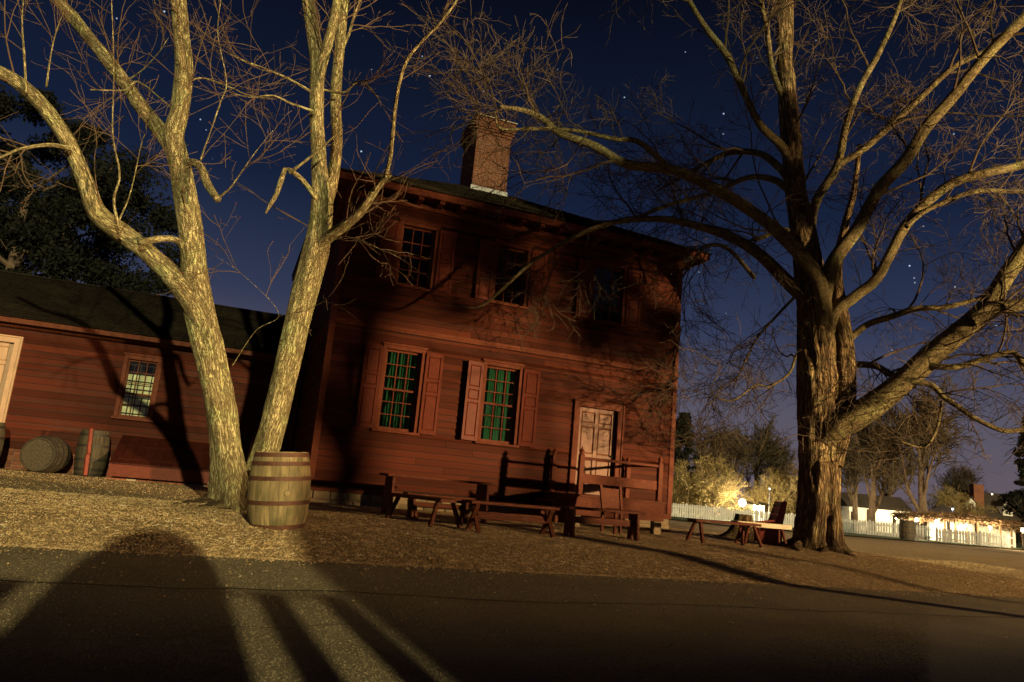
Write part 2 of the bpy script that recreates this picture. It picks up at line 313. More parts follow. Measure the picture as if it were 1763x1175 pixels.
# loose pebbles: too small to pick apart
def scatter(name, pts, size, m, flat=.6, leaf=False):
    n = len(pts); s = size*rng.uniform(.5, 1.35, n); an = rng.uniform(0, 6.28, n)
    if leaf:
        base = np.array([(-1, 0, 0), (0, -.55, .15), (1, 0, .25), (0, .55, .1)], float)
    else:
        base = np.array([(1, 0, 0), (0, .8, 0), (-1, 0, 0), (0, -.8, 0), (0, 0, flat), (0, 0, -flat)], float)
    V = base[None]*s[:, None, None]*(1 if leaf else rng.uniform(.75, 1.25, (n, 1, 3)))
    c, sn = np.cos(an)[:, None], np.sin(an)[:, None]
    V = np.stack([V[..., 0]*c-V[..., 1]*sn, V[..., 0]*sn+V[..., 1]*c, V[..., 2]], -1)+pts[:, None, :]
    k = len(base); off = (np.arange(n)*k)[:, None, None]
    F = np.array([[0, 1, 2, 3]]) if leaf else np.array([[0, 1, 4], [1, 2, 4], [2, 3, 4], [3, 0, 4]])
    mb = MB(); mb.add(V.reshape(-1, 3), [(F[None]+off).reshape(-1, F.shape[1])])
    return mb.build(name, m, kind='stuff')
def gpts(n, x0, x1, y0, y1, dz, p=1.0):
    x = rng.uniform(x0, x1, n); y = y0+(y1-y0)*rng.uniform(0, 1, n)**p
    return np.stack([x, y, gz(x, y)+dz], 1)
scatter('loose_gravel', np.vstack([gpts(80000, -5, 9, 9.30, 13.5, .004, 1.3), gpts(26000, -8, 16, 9.32, 20, .004), gpts(16000, 8, 18, 9.35, 14, .003), np.stack([rng.uniform(-4, 14, 2600), 9.36-rng.exponential(.14, 2600), np.full(2600, .012)], 1), np.stack([rng.uniform(-4, 14, 500), 9.3-np.abs(rng.normal(0, 1.6, 500)), np.full(500, .012)], 1)]), .0145, M['pebble'])
ay = 3.4+6.0*rng.uniform(0, 1, 70000)**1.25; ax = rng.uniform(-.35, .95, 70000)*ay*1.25
scatter('road_aggregate', np.stack([ax, ay, .004+.012*np.sin((ay+2)/11*3.14)], 1), .0075, M['aggr'], .55)
scatter('fallen_leaves', np.vstack([gpts(7000, 7.5, 26, 9.5, 17, .012), gpts(500, -3, 9, 10.5, 16, .012), gpts(4000, 10, 40, 14, 34, .012), np.stack([rng.uniform(-3, 14, 160), 9.3-rng.exponential(.9, 160), np.full(160, .022)], 1)]), .028, M['litter'], leaf=True)

# ------------------------------------------------------------------ building helpers
def clipboards(root, name, mesh, segs, m, along='x'):
    for (a, b, z0, z1, oth) in segs:
        o = link(name, mesh)
        o.scale = (b-a, 1, z1-z0)
        if along == 'x': o.location = (a, oth, z0)
        else: o.location = (oth, a, z0); o.rotation_euler = (0, 0, rad(90)); 
        o.location = Vector(o.location)-root.location; o.parent = root
def board_mesh(name, m, thick=.022, flip=1):
    mb = MB(); t = thick*flip
    mb.hexa([(0, -t, 0), (1, -t, 0), (1, 0, 0), (0, 0, 0), (0, -.004*flip, 1.04), (1, -.004*flip, 1.04), (1, .0, 1.04), (0, .0, 1.04)])
    mb.v[-1][:, 2] = np.where(mb.v[-1][:, 2] > .5, .925, 0.0)
    me = mb.mesh(name); me.materials.append(m); return me
def courses(x0, x1, z0, z1, e, openings, yf, split=4.6):
    out = []; z = z0; k = 0
    while z < z1-.01:
        zt = min(z+e, z1); cuts = sorted({z, zt}|{c for o in openings for c in (o[2], o[3]) if z+.02 < c < zt-.02})
        for a, b in zip(cuts[:-1], cuts[1:]):
            zm = (a+b)/2; xs = [(x0, x1)]
            for o in openings:
                if o[2] < zm < o[3]:
                    xs = [s for p, q in xs for s in ((p, min(q, o[0])), (max(p, o[1]), q)) if s[1]-s[0] > .02]
            for p, q in xs:
                if q-p > split+1:          # butt joint, staggered from course to course
                    c = p+(q-p)*(.36+.11*((k*7) % 4)); out.append((p, c-.003, a, b, yf)); out.append((c+.003, q, a, b, yf))
                else: out.append((p, q, a, b, yf))
        z += e; k += 1
    return out
def core(mb, x0, x1, z0, z1, y0, y1, openings):
    xs = sorted({x0, x1}|{c for o in openings for c in o[:2]}); zs = sorted({z0, z1}|{c for o in openings for c in o[2:]})
    for a, b in zip(xs[:-1], xs[1:]):
        for c, d in zip(zs[:-1], zs[1:]):
            if not any(o[0] < (a+b)/2 < o[1] and o[2] < (c+d)/2 < o[3] for o in openings): mb.box(a, b, y0, y1, c, d)
def rel(o, root): o.parent = root; o.location = Vector(o.location)-root.location; return o
def W_(mb, name, m, root, **k):      # geometry in world coordinates, linked as a part of root
    o = mb.build(name, m, **k); o.parent = root
    p = root
    off = Vector((0, 0, 0))
    while p is not None: off += Vector(p.location); p = p.parent
    o.location = -off; return o
def sub_(mb, name, m, part, **k):    # sub-part of a part whose own geometry is in world coordinates
    o = mb.build(name, m, **k); o.parent = part; return o

def window(root, x0, x1, z0, z1, yf, cols, rows, back, casing=.09, depth=.10, sashrow=None):
    """sash window in a wall whose face is at y = yf; the glass sits depth behind it"""
    c = casing; f = MB(); e = .002
    f.box(x0-c, x0, yf-.045, yf+depth+.03, z0-.02, z1+c); f.box(x1, x1+c, yf-.045, yf+depth+.03, z0-.02, z1+c)
    f.box(x0, x1, yf-.045, yf+depth+.03, z1, z1+c)
    fr = W_(f, 'window', M['trim'], root, bevel=.006)
    s = MB(); s.box(x0-c-.04, x1+c+.04, yf-.09, yf+depth+.03, z0-.075, z0-.022); sub_(s, 'sill', M['trim'], fr, bevel=.006)
    h = MB(); h.box(x0-c-.03, x1+c+.03, yf-.065, yf+.0, z1+c+.001, z1+c+.05); sub_(h, 'head_moulding', M['trim'], fr, bevel=.006)
    yg = yf+depth; st = .045; mw = .020
    sm = MB(); sm.box(x0, x0+st, yg-.03, yg+.02, z0-.02, z1); sm.box(x1-st, x1, yg-.03, yg+.02, z0-.02, z1)
    sm.box(x0+st, x1-st, yg-.03, yg+.02, z0-.02, z0+st); sm.box(x0+st, x1-st, yg-.03, yg+.02, z1-st, z1)
    gx = np.linspace(x0+st, x1-st, cols+1); gzs = np.linspace(z0+st, z1-st, rows+1); mid = rows//2 if sashrow is None else sashrow
    for i in range(1, cols): sm.box(gx[i]-mw/2, gx[i]+mw/2, yg-.024, yg+.014, z0+st, z1-st)
    for j in range(1, rows):
        w = .045 if j == mid else mw
        for i in range(cols):
            sm.box(gx[i]+(mw/2 if i else 0), gx[i+1]-(mw/2 if i < cols-1 else 0), yg-(.034 if j == mid else .022), yg+.012, gzs[j]-w/2, gzs[j]+w/2)
    sub_(sm, 'sash', M['trim'], fr)
    for i in range(cols):
        for j in range(rows):
            p = MB(); t = rng.normal(0, .0035, 2)
            a, b, cz, d = gx[i]+mw/2, gx[i+1]-mw/2, gzs[j]+mw/2, gzs[j+1]-mw/2
            p.hexa([(a, yg-.004+t[0], cz), (b, yg-.004-t[0], cz), (b, yg+.000-t[0], cz), (a, yg+.0+t[0], cz), (a, yg-.004+t[1], d), (b, yg-.004-t[1], d), (b, yg-t[1], d), (a, yg+t[1], d)])
            sub_(p, 'pane', M['glass'], fr)
    # what shows behind the glass
    b = MB()
    if back == 'curtain':
        xs = np.linspace(x0-.05, x1+.05, 60); ys = yg+.11+.05*np.sin(xs*34+1.5*np.sin(xs*5))+.02*np.sin(xs*83+1)
        v = np.vstack([np.stack([xs, ys, np.full(60, z0-.1)], 1), np.stack([xs, ys, np.full(60, z1+.1)], 1)]); i = np.arange(59)
        b.add(v, [np.stack([i, i+1, i+61, i+60], 1)]); sub_(b, 'curtain', M['curtain'], fr, smooth=True)
    elif back == 'far_window':
        b.box(x0-.04, x1+.04, yg+.14, yg+.15, z0-.1, z1-.32); sub_(b, 'far_window_panel', M['far_window'], fr)  # pale panel imitates the bright window across the room
        g = MB()
        for i in range(1, 5): g.box(x0+(x1-x0)*i/4.7-.012, x0+(x1-x0)*i/4.7+.012, yg+.10, yg+.12, z0-.1, z1)
        for j in range(7): g.box(x0-.05, x1+.05, yg+.123, yg+.135, z0+(z1-z0)*(j+.45)/7-.016, z0+(z1-z0)*(j+.45)/7+.016)
        sub_(g, 'far_window_bars', M['dark'], fr)  # bars imitate the muntins of that far window
    return fr
def shutter(root, x0, x1, z0, z1, y, ang, hinge, label=None):
    """three raised panels; hinge 'l' or 'r', swung ang off the wall"""
    w = x1-x0; h = z1-z0; f = MB(); t = .034; st = .065
    zz = [(0, .055*h), (.475*h, .515*h), (.64*h, .68*h), (h-.05*h, h)]
    f.box(0, st, 0, t, 0, h); f.box(w-st, w, 0, t, 0, h)
    for a, b in zz: f.box(st, w-st, 0, t, a, b)
    S = -1 if hinge == 'r' else 1
    def loc(mb):
        for i, v in enumerate(mb.v):
            vv = v.copy(); vv[:, 1] *= -1
            if hinge == 'r': vv[:, 0] = w-vv[:, 0]; vv[:, 0] *= -1; vv[:, 0] += 0
            c, s = math.cos(ang), math.sin(ang)
            X = vv[:, 0]*c if hinge == 'l' else vv[:, 0]*c
            Yv = vv[:, 1]-np.abs(vv[:, 0])*s
            mb.v[i] = np.stack([(x0 if hinge == 'l' else x1)+X, y+Yv, z0+vv[:, 2]], 1)
        mb.f = [np.asarray(q)[..., ::-1] for q in mb.f]
        return mb
    o = W_(loc(f), 'shutter', M['shut'], root, bevel=.004)
    for (a, b) in ((zz[0][1], zz[1][0]), (zz[1][1], zz[2][0]), (zz[2][1], zz[3][0])):
        p = MB(); x_0, x_1 = st, w-st; i = .028
        p.hexa([(x_0, .008, a), (x_1, .008, a), (x_1, .008, b), (x_0, .008, b), (x_0+i, .029, a+i), (x_1-i, .029, a+i), (x_1-i, .029, b-i), (x_0+i, .029, b-i)])
        o2 = loc(p); sub_(o2, 'raised_panel', M['shut'], o)
    return o
def shingles(mb, P0, U, V, nrm, width_at, length, cw=.13, e=.16, th=.012):
    """rows of shingles on a slope: P0 eave start, U along the eave, V up the slope"""
    P0, U, V, nrm = [np.array(a, float) for a in (P0, U, V, nrm)]; rows = int(length/e)
    for r in range(rows):
        a, b = width_at(r*e); x = a-rng.uniform(0, cw)
        while x < b:
            w = cw*rng.uniform(.7, 1.3); x0, x1 = max(x, a), min(x+w-.006, b); x += w
            if x1-x0 < .02: continue
            l = e*1.25; d = rng.uniform(0, .010); j = rng.uniform(-.012, .012)
            s0, s1 = r*e+j, r*e+l
            lo, hi = th+.010+d, .004
            q = [P0+U*x0+V*s0+nrm*.001, P0+U*x1+V*s0+nrm*.001, P0+U*x1+V*s1, P0+U*x0+V*s1, P0+U*x0+V*s0+nrm*lo, P0+U*x1+V*s0+nrm*lo, P0+U*x1+V*s1+nrm*hi, P0+U*x0+V*s1+nrm*hi]
            mb.add(q, [MB.BF[[1, 2, 3, 5]]])

# ------------------------------------------------------------------ main house
HX0, HX1, HY, HY2, HB, HT = 1.65, 10.40, 16.0, 25.1, .78, 7.30
house = thing('red_house', 'tall two storey red clapboard house with hipped roof and central brick chimney', 'house', (HX0, HY, .40))
WIN = [(2.93, 3.73, 2.06, 3.82), (5.28, 6.10, 2.04, 3.78)]
UPW = [(2.95, 3.72, 5.32, 6.72), (5.28, 6.04, 5.32, 6.70), (7.88, 8.70, 5.32, 6.74)]
DOOR = (7.73, 8.77, 1.06, 3.12)
wc = .085
ops = [(a-wc, b+wc, c-.07, d+wc+.04) for a, b, c, d in WIN+UPW]+[(DOOR[0]-.13, DOOR[1]+.13, DOOR[2]-.06, DOOR[3]+.15)]
raw = [(a, b, c-.03, d) for a, b, c, d in WIN+UPW]+[DOOR]
k = MB(); core(k, HX0, HX1, HB-.02, HT+.3, HY, HY+.14, raw)
k.box(HX0, HX0+.14, HY+.14, HY2, HB-.02, HT+.3); k.box(HX1-.14, HX1, HY+.14, HY2, HB-.02, HT+.3); k.box(HX0+.14, HX1-.14, HY2-.14, HY2, HB-.02, HT+.3)
W_(k, 'wall', M['dark'], house)
k = MB(); k.box(HX0+.14, HX1-.14, HY+.14, HY2-.14, HB-.02, HB+.05); k.box(HX0+.14, HX1-.14, HY+.14, HY2-.14, 4.1, 4.3); k.box(HX0+.14, HX1-.14, HY+1.6, HY+1.7, HB+.05, HT); W_(k, 'interior', M['dark'], house)
bm_ = board_mesh('clapboard', M['clap'])
clipboards(house, 'clapboard', bm_, courses(HX0+.10, HX1-.10, HB, 4.20, .145, ops, HY-.001), M['clap'])
clipboards(house, 'clapboard', bm_, courses(HX0+.10, HX1-.10, 4.34, HT-.02, .145, ops, HY-.001), M['clap'])
# left flank, seen at a graze; boards run along Y
fl = []
z = HB
while z < HT-.1: fl.append((HY+.10, HY2, z, min(z+.145, HT-.02), HX0+.001)); z += .145
mbs = board_mesh('clapboard', M['clap'], flip=-1); clipboards(house, 'clapboard', mbs, fl, M['clap'], along='y')
k = MB(); k.box(HX0-.035, HX0+.10, HY-.036, HY+.005, HB-.02, HT-.02); W_(k, 'corner_board', M['trim'], house, bevel=.006)
k = MB(); k.box(HX0-.034, HX0-.001, HY+.006, HY+.11, HB-.02, HT-.02); W_(k, 'corner_board', M['trim'], house, bevel=.006)
k = MB(); k.box(HX1-.10, HX1+.035, HY-.036, HY+.12, HB-.02, HT-.02); W_(k, 'corner_board', M['trim'], house, bevel=.006)
k = MB(); k.box(HX0-.05, HX1+.05, HY-.075, HY-.0015, 4.205, 4.255); k.box(HX0-.035, HX1+.035, HY-.045, HY-.0015, 4.257, 4.335); W_(k, 'belt_course', M['trim'], house, bevel=.008)
k = MB(); k.box(HX0-.02, HX1+.02, HY-.05, HY-.0025, HB-.14, HB-.022); W_(k, 'water_table', M['trim'], house, bevel=.008)
k = MB(); k.box(HX0+.01, HX1-.01, HY+.012, HY2, .1, HB-.021); W_(k, 'foundation', M['stone'], house)
# a few loose courses of foundation stone
for row, (za, zb) in enumerate(((.30, .47), (.475, .635))):
    x = HX0+.02-.2*row
    while x < HX1-.1:
        w = rng.uniform(.28, .55); a, b = max(x+.008, HX0+.0), min(x+w-.008, HX1)
        if b-a > .1:
            q = MB(); d = rng.uniform(0, .02); q.box(a, b, HY-.012-d, HY+.011, za+.004, zb); W_(q, 'foundation_stone', M['stone'], house, bevel=.012)
        x += w
# cornice, modillions and eaves
EX0, EX1, EY0, EY1, EZ = 1.15, 10.90, 15.45, 25.65, 7.42
k = MB()
k.box(HX0-.06, HX1+.06, HY-.09, HY+.0, HT-.16, HT-.02); k.box(HX0-.10, HX0-.0, HY+.001, HY2, HT-.16, HT-.02); W_(k, 'frieze', M['trim'], house, bevel=.008)
k = MB(); k.box(EX0+.04, EX1-.04, EY0+.04, EY1-.04, EZ-.08, EZ-.03); W_(k, 'soffit', M['trim'], house)
k = MB(); k.box(EX0, EX1, EY0, EY0+.05, EZ-.14, EZ+.02); k.box(EX0, EX0+.05, EY0+.051, EY1, EZ-.14, EZ+.02); k.box(EX1-.05, EX1, EY0+.051, EY1, EZ-.14, EZ+.02); W_(k, 'fascia', M['trim'], house, bevel=.01)
mm = MB(); mm.box(-.06, .06, -.38, 0, -.12, 0); mod = mm.mesh('modillion'); mod.materials.append(M['trim'])
for x in np.arange(HX0+.05, HX1, .50):
    o = link('modillion', mod, house); o.location = Vector((x, HY-.092, EZ-.082))-house.location
for y in np.arange(HY+.2, HY2, .50):
    o = link('modillion', mod, house); o.location = Vector((HX0-.10, y, EZ-.082))-house.location; o.rotation_euler = (0, 0, -math.pi/2)
# hipped roof
AX, AY, AZ = (EX0+EX1)/2, EY0+(EX1-EX0)/2+.15, 9.95
A2 = (AX, EY1-(EX1-EX0)/2, AZ)
c00, c10, c11, c01, ap, ap2 = (EX0-.03, EY0-.03, EZ+.02), (EX1+.03, EY0-.03, EZ+.02), (EX1+.03, EY1, EZ+.02), (EX0-.03, EY1, EZ+.02), (AX, AY, AZ), A2
k = MB(); k.add([c00, c10, c11, c01, ap, ap2], [[[0, 1, 4]], [[1, 2, 5, 4]], [[2, 3, 5]], [[3, 0, 4, 5]]]); roof = W_(k, 'roof', M['shingle'], house)
s = MB(); Vv = np.array(ap)-np.array([AX, EY0-.03, EZ+.02]); Ls = np.linalg.norm(Vv); Vv /= Ls; nn = np.cross([1, 0, 0], Vv)
shingles(s, c00, (1, 0, 0), Vv, nn, lambda u: ((AX-c00[0])*u/Ls, (c10[0]-c00[0])-(c10[0]-AX)*u/Ls), Ls-.1)
sub_(s, 'shingles', M['shingle'], roof, kind='stuff')
# windows of the house
for i, (a, b, c, d) in enumerate(WIN): window(house, a, b, c, d, HY-.004, 3, 6, 'curtain', wc)
for i, (a, b, c, d) in enumerate(UPW): window(house, a, b, c, d, HY-.004, 3, 4, 'none', wc)
for (a, b, c, d), (angl, angr) in zip(WIN+UPW, ((.04, .05), (.17, .16), (.03, .05), (.05, .07), (.05, .05))):
    w = .40
    # left leaf hinged on its right edge, right leaf on its left edge
    shutter(house, a-wc-.005-w, a-wc-.005, c-.03, d+.03, HY-.052, angl, 'r')
    shutter(house, b+wc+.005, b+wc+.005+w, c-.03, d+.03, HY-.052, angr, 'l')
# chimney
CX0, CX1, CY0, CY1 = 5.32, 6.38, 19.1, 20.45
k = MB(); k.box(CX0+.012, CX1-.012, CY0+.012, CY1-.012, 8.6, 11.55); chimney = sub_(k, 'chimney', M['mortar'], roof)
b = MB(); bw, bh, ml = .215, .065, .012
for r in range(int((11.57-8.75)/(bh+ml))):
    z = 8.75+r*(bh+ml); out = [0, .03, .06, .09, .11, .11, .07, .03][max(0, r-29)] if r >= 29 else 0
    x0, x1, y0, y1 = CX0-out, CX1+out, CY0-out, CY1+out
    nx = round((x1-x0)/(bw+ml)); dx = (x1-x0)/nx; off = (r % 2)*.5*dx
    for j in range(-1, nx+1):
        a, c = max(x0, x0+j*dx+off), min(x1, x0+(j+1)*dx+off-ml)
        if c-a > .03: dd = rng.uniform(-.003, .003); b.box(a, c, y0+dd, y0+.1, z, z+bh)
    ny = round((y1-y0-.1)/(bw+ml)); dy = (y1-y0-.1)/ny
    for j in range(-1, ny+1):
        a, c = max(y0+.101, y0+.1+j*dy+off), min(y1, y0+.1+(j+1)*dy+off-ml)
        if c-a > .03:
            dd = rng.uniform(-.003, .003); b.box(x0+dd, x0+.1, a, c, z, z+bh); b.box(x1-.1, x1-dd, a, c, z, z+bh)
sub_(b, 'chimney_bricks', M['brick'], roof, kind='stuff')
k = MB(); k.box(CX0-.11, CX1+.11, CY0-.11, CY1+.11, 11.535, 11.57); sub_(k, 'chimney_cap', M['mortar'], roof)
k = MB()
za = lambda y: EZ+.02+(y-EY0+.03)/(AY-EY0+.03)*(AZ-EZ-.02)
k.hexa([(CX0-.03, CY0-.03, za(CY0)-.2), (CX1+.03, CY0-.03, za(CY0)-.2), (CX1+.03, CY0-.004, za(CY0)-.2), (CX0-.03, CY0-.004, za(CY0)-.2), (CX0-.03, CY0-.03, za(CY0)+.13), (CX1+.03, CY0-.03, za(CY0)+.13), (CX1+.03, CY0-.004, za(CY0)+.13), (CX0-.03, CY0-.004, za(CY0)+.13)])
sub_(k, 'lead_flashing', M['flash'], roof)

# door, casing
def panel_door(root, x0, x1, z0, z1, y, m, mf, cas=.12, cols=2):
    f = MB(); f.box(x0-cas, x0, y-.05, y+.14, z0, z1+cas); f.box(x1, x1+cas, y-.05, y+.14, z0, z1+cas); f.box(x0, x1, y-.05, y+.14, z1, z1+cas)
    f.box(x0-cas-.04, x0-cas, y-.075, y+.0, z0, z1+cas+.04); f.box(x1+cas, x1+cas+.04, y-.075, y+.0, z0, z1+cas+.04); f.box(x0-cas, x1+cas, y-.075, y, z1+cas+.001, z1+cas+.04)
    W_(f, 'door_frame', mf, root, bevel=.006)
    d = MB(); yy = y+.07; w = x1-x0; h = z1-z0; st = .11
    zs = [(0, .2), (.40*h, .40*h+.13), (.78*h, .78*h+.09), (h-.10, h)]
    cx = [(0, st), (w/2-.05, w/2+.05), (w-st, w)]
    for a, b in cx: d.box(x0+a, x0+b, yy, yy+.045, z0, z1)
    for a, b in zs:
        for (p, q), (p2, q2) in zip(cx[:-1], cx[1:]): d.box(x0+q, x0+p2, yy, yy+.045, z0+a, z0+b)
    dr = W_(d, 'door', m, root, bevel=.005)
    for (p, q), (p2, q2) in zip(cx[:-1], cx[1:]):
        for (a, b), (a2, b2) in zip(zs[:-1], zs[1:]):
            i = .035; X0, X1, Z0, Z1 = x0+q, x0+p2, z0+b, z0+a2; k = MB()
            k.hexa([(X0+i, yy+.012, Z0+i), (X1-i, yy+.012, Z0+i), (X1-i, yy+.012, Z1-i), (X0+i, yy+.012, Z1-i), (X0, yy+.036, Z0), (X1, yy+.036, Z0), (X1, yy+.036, Z1), (X0, yy+.036, Z1)])
            sub_(k, 'door_panel', m, dr)
    k = MB(); k.lathe([(.0, -.06), (.022, -.055), (.028, -.03), (.012, -.015), (.012, 0)], 12); kn = k.build('door_knob', M['iron'], dr, smooth=True)
    kn.location = (x1-.07, yy, z0+.95); kn.rotation_euler = (-math.pi/2, 0, 0)
    return dr
panel_door(house, *DOOR, HY-.005, M['tan'], M['trim'])

# porch with railing and side steps
porch = thing('front_porch', 'small red wooden porch with railings and finial posts before the house door', 'porch', (8.1, 14.3, .38))
PX0, PX1, PY0, PZ = 6.98, 9.18, 14.32, 1.05
for i in range(10):
    k = MB(); y = PY0+.0+i*.163; k.box(PX0-.04, PX1+.04, y, y+.157, PZ-.045, PZ+rng.uniform(-.002, .002)); W_(k, 'floor_plank', M['wood'], porch, bevel=.004)
k = MB(); k.box(PX0, PX1, PY0+.03, PY0+.07, .62, PZ-.047); k.box(PX0, PX0+.04, PY0+.071, HY-.05, .62, PZ-.047); k.box(PX1-.04, PX1, PY0+.071, HY-.05, .62, PZ-.047); W_(k, 'skirt_board', M['trim'], porch)
for x, y in ((PX0+.1, PY0+.1), (PX1-.1, PY0+.1), (PX0+.1, HY-.3), (PX1-.1, HY-.3)):
    k = MB(); k.box(x-.09, x+.09, y-.0, y+.16, .2, .619); W_(k, 'pier', M['stone'], porch)
def finial_post(x, y, h=.84):
    k = MB(); k.box(x-.055, x+.055, y-.055, y+.055, PZ+.003, PZ+h); p = W_(k, 'post', M['trim'], porch, bevel=.008)
    k = MB(); k.lathe([(.05, 0), (.058, .015), (.03, .03), (.05, .06), (.052, .085), (.03, .12), (.014, .14), (.006, .175), (.0, .18)], 14, (x, y, PZ+h)); sub_(k, 'finial', M['trim'], p, smooth=True)
finial_post(PX0+.12, PY0+.09); finial_post(PX1-.12, PY0+.09); finial_post(PX1-.12, HY-.16); finial_post(PX0+.12, HY-.16)
def rails(a, b, w=(.05,)):
    for z, hh, t in ((PZ+.77, .055, .085), (PZ+.34, .20, .035)):
        k = MB(); k.bar((*a, z), (*b, z), t, hh); W_(k, 'rail', M['trim'], porch, bevel=.006)
rails((PX0+.176, PY0+.09), (PX1-.176, PY0+.09)); rails((PX1-.12, PY0+.146), (PX1-.12, HY-.216))
for i in range(3):
    k = MB(); x = PX0-.045-.27*(i+1); k.box(x, x+.275, PY0+.35, HY-.25, PZ-.17*(i+1)-.04, PZ-.17*(i+1)); W_(k, 'tread', M['wood'], porch, bevel=.005)
for y in (PY0+.38, HY-.30):
    k = MB(); k.prism([(PX0-.047, .42), (PX0-.047, PZ-.22), (PX0-.32, PZ-.225), (PX0-.32, PZ-.39), (PX0-.60, PZ-.395), (PX0-.60, PZ-.56), (PX0-.83, PZ-.565), (PX0-.83, .42)], .04, (0, y, 0)); W_(k, 'stringer', M['wood'], porch)

# ------------------------------------------------------------------ left wing
WY, WB, WT, WX0, WX1 = 21.0, .90, 3.82, -13.0, HX0-.037
wing = thing('low_red_wing', 'long low red clapboard wing with shingled roof joined to the tall house', 'house', (-5.0, WY, .42))
WW = (-2.72, -2.02, 1.93, 3.40); WD = (-6.34, -5.26, .95, 3.42)
raw = [(WW[0], WW[1], WW[2]-.03, WW[3]), WD]; opsw = [(WW[0]-.10, WW[1]+.10, WW[2]-.07, WW[3]+.14), (WD[0]-.16, WD[1]+.16, WD[2]-.03, WD[3]+.16)]
k = MB(); core(k, WX0, WX1, WB-.02, WT+.2, WY, WY+.14, raw); k.box(WX0, WX0+.14, WY+.14, WY+5.2, WB-.02, WT+.2); k.box(WX0+.14, WX1, WY+5.06, WY+5.2, WB-.02, WT+.2); W_(k, 'wall', M['dark'], wing)
k = MB(); k.box(WX0+.2, WX1-.1, WY+1.5, WY+1.6, WB, WT); k.box(WX0+.2, WX1-.1, WY+.15, WY+1.49, WB, WB+.03); W_(k, 'interior', M['dark'], wing)
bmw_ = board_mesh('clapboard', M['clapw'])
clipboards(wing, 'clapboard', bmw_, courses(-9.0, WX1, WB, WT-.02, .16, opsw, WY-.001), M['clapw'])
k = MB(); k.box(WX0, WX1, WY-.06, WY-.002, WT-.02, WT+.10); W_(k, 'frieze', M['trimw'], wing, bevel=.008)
RY, RZ = WY+2.6, 5.62; EYW = WY-.42; EZW = 3.99
k = MB(); k.box(WX0, WX1, EYW+.0, EYW+.05, EZW-.13, EZW-.005); W_(k, 'fascia', M['trimw'], wing, bevel=.008)
k = MB(); k.box(WX0, WX1, EYW+.051, WY-.0625, EZW-.09, EZW-.05); W_(k, 'soffit', M['trimw'], wing)
k = MB(); k.add([(WX0, EYW-.03, EZW), (WX1, EYW-.03, EZW), (WX1, RY, RZ), (WX0, RY, RZ), (WX0, WY+5.6, EZW), (WX1, WY+5.6, EZW)], [[[0, 1, 2, 3]], [[3, 2, 5, 4]]]); wroof = W_(k, 'roof', M['shingle'], wing)
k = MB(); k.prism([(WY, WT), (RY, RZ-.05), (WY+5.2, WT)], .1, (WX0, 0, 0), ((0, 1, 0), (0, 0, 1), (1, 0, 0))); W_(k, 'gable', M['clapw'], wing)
s = MB(); Vv = np.array([0, RY-EYW+.03, RZ-EZW]); Ls = np.linalg.norm(Vv); Vv /= Ls
shingles(s, (-9.5, EYW-.06, EZW+.002), (1, 0, 0), Vv, np.cross([1, 0, 0], Vv), lambda u: (0, WX1+9.5), Ls, .15, .17)
sub_(s, 'shingles', M['shingle'], wroof, kind='stuff')
k = MB(); k.box(-9.5, WX1, RY-.09, RY+.09, RZ-.0, RZ+.035); sub_(k, 'ridge_board', M['shingle'], wroof)
window(wing, *WW, WY-.004, 3, 5, 'far_window', .10, .07)
panel_door(wing, *WD, WY-.005, M['doorw'], M['doorw'], .13)
k = MB(); k.box(WX0, WX1, WY+.03, WY+5, .1, WB-.021); W_(k, 'foundation', M['mortar'], wing)
bk = MB(); bk.box(0, .205, 0, .06, 0, .062); bkm = bk.mesh('brick'); bkm.materials.append(M['brick'])
for r in range(7):
    z = .385+r*.0735; x = -6.2+(.11 if r % 2 else 0)
    while x < -2.45:
        o = link('brick', bkm, wing); o.location = Vector((x+rng.uniform(-.002, .002), WY-.012+rng.uniform(-.004, .004), z))-wing.location; x += .2185
        if r % 2 == 0 and int((x+7)/.2185) % 2 == 0: o.scale = (.48, 1, 1); x -= .109
# corner pipe where wing meets house
k = MB(); k.lathe([(.035, 0), (.035, 3.3)], 10, (HX0-.09, WY-.12, .45)); W_(k, 'downpipe', M['trimw'], wing, smooth=True)
# sloping cellar bulkhead
bulk = thing('cellar_bulkhead', 'sloping dark red cellar hatch on a brick kerb against the low wing', 'hatch', (-1.45, 20.3, .42))
BX0, BX1, BYF = -2.48, -.35, 19.55
k = MB(); k.prism([(BYF, .50), (BYF, .74), (WY-.04, 1.40), (WY-.04, .50)], .05, (BX0, 0, 0), ((0, 1, 0), (0, 0, 1), (1, 0, 0))); W_(k, 'cheek', M['hatch'], bulk)
k = MB(); k.prism([(BYF, .50), (BYF, .74), (WY-.04, 1.40), (WY-.04, .50)], .05, (BX1-.05, 0, 0), ((0, 1, 0), (0, 0, 1), (1, 0, 0))); W_(k, 'cheek', M['hatch'], bulk)
k = MB(); k.box(BX0-.03, BX1+.03, BYF-.045, BYF-.002, .48, .76); W_(k, 'front_board', M['shut'], bulk, bevel=.006)
nb = 10
for i in range(nb):
    a, b = BX0-.04+(BX1-BX0+.08)*i/nb, BX0-.04+(BX1-BX0+.08)*(i+1)/nb-.006; k = MB()
    k.prism([(BYF-.06, .765), (BYF-.06, .80), (WY-.042, 1.47), (WY-.042, 1.43)], b-a, (a, 0, 0), ((0, 1, 0), (0, 0, 1), (1, 0, 0))); W_(k, 'hatch_plank', M['hatch'], bulk)
for zc in (.9,1.22):
    yb = BYF-.06+(zc-.80)/(1.47-.80)*(WY-.042-BYF+.06); k = MB(); k.bar((BX0+.1, yb, zc+.018), (BX1-.1, yb, zc+.018), .10, .03, (0, -.42, .9)); W_(k, 'batten', M['hatch'], bulk)
x = BX0-.05
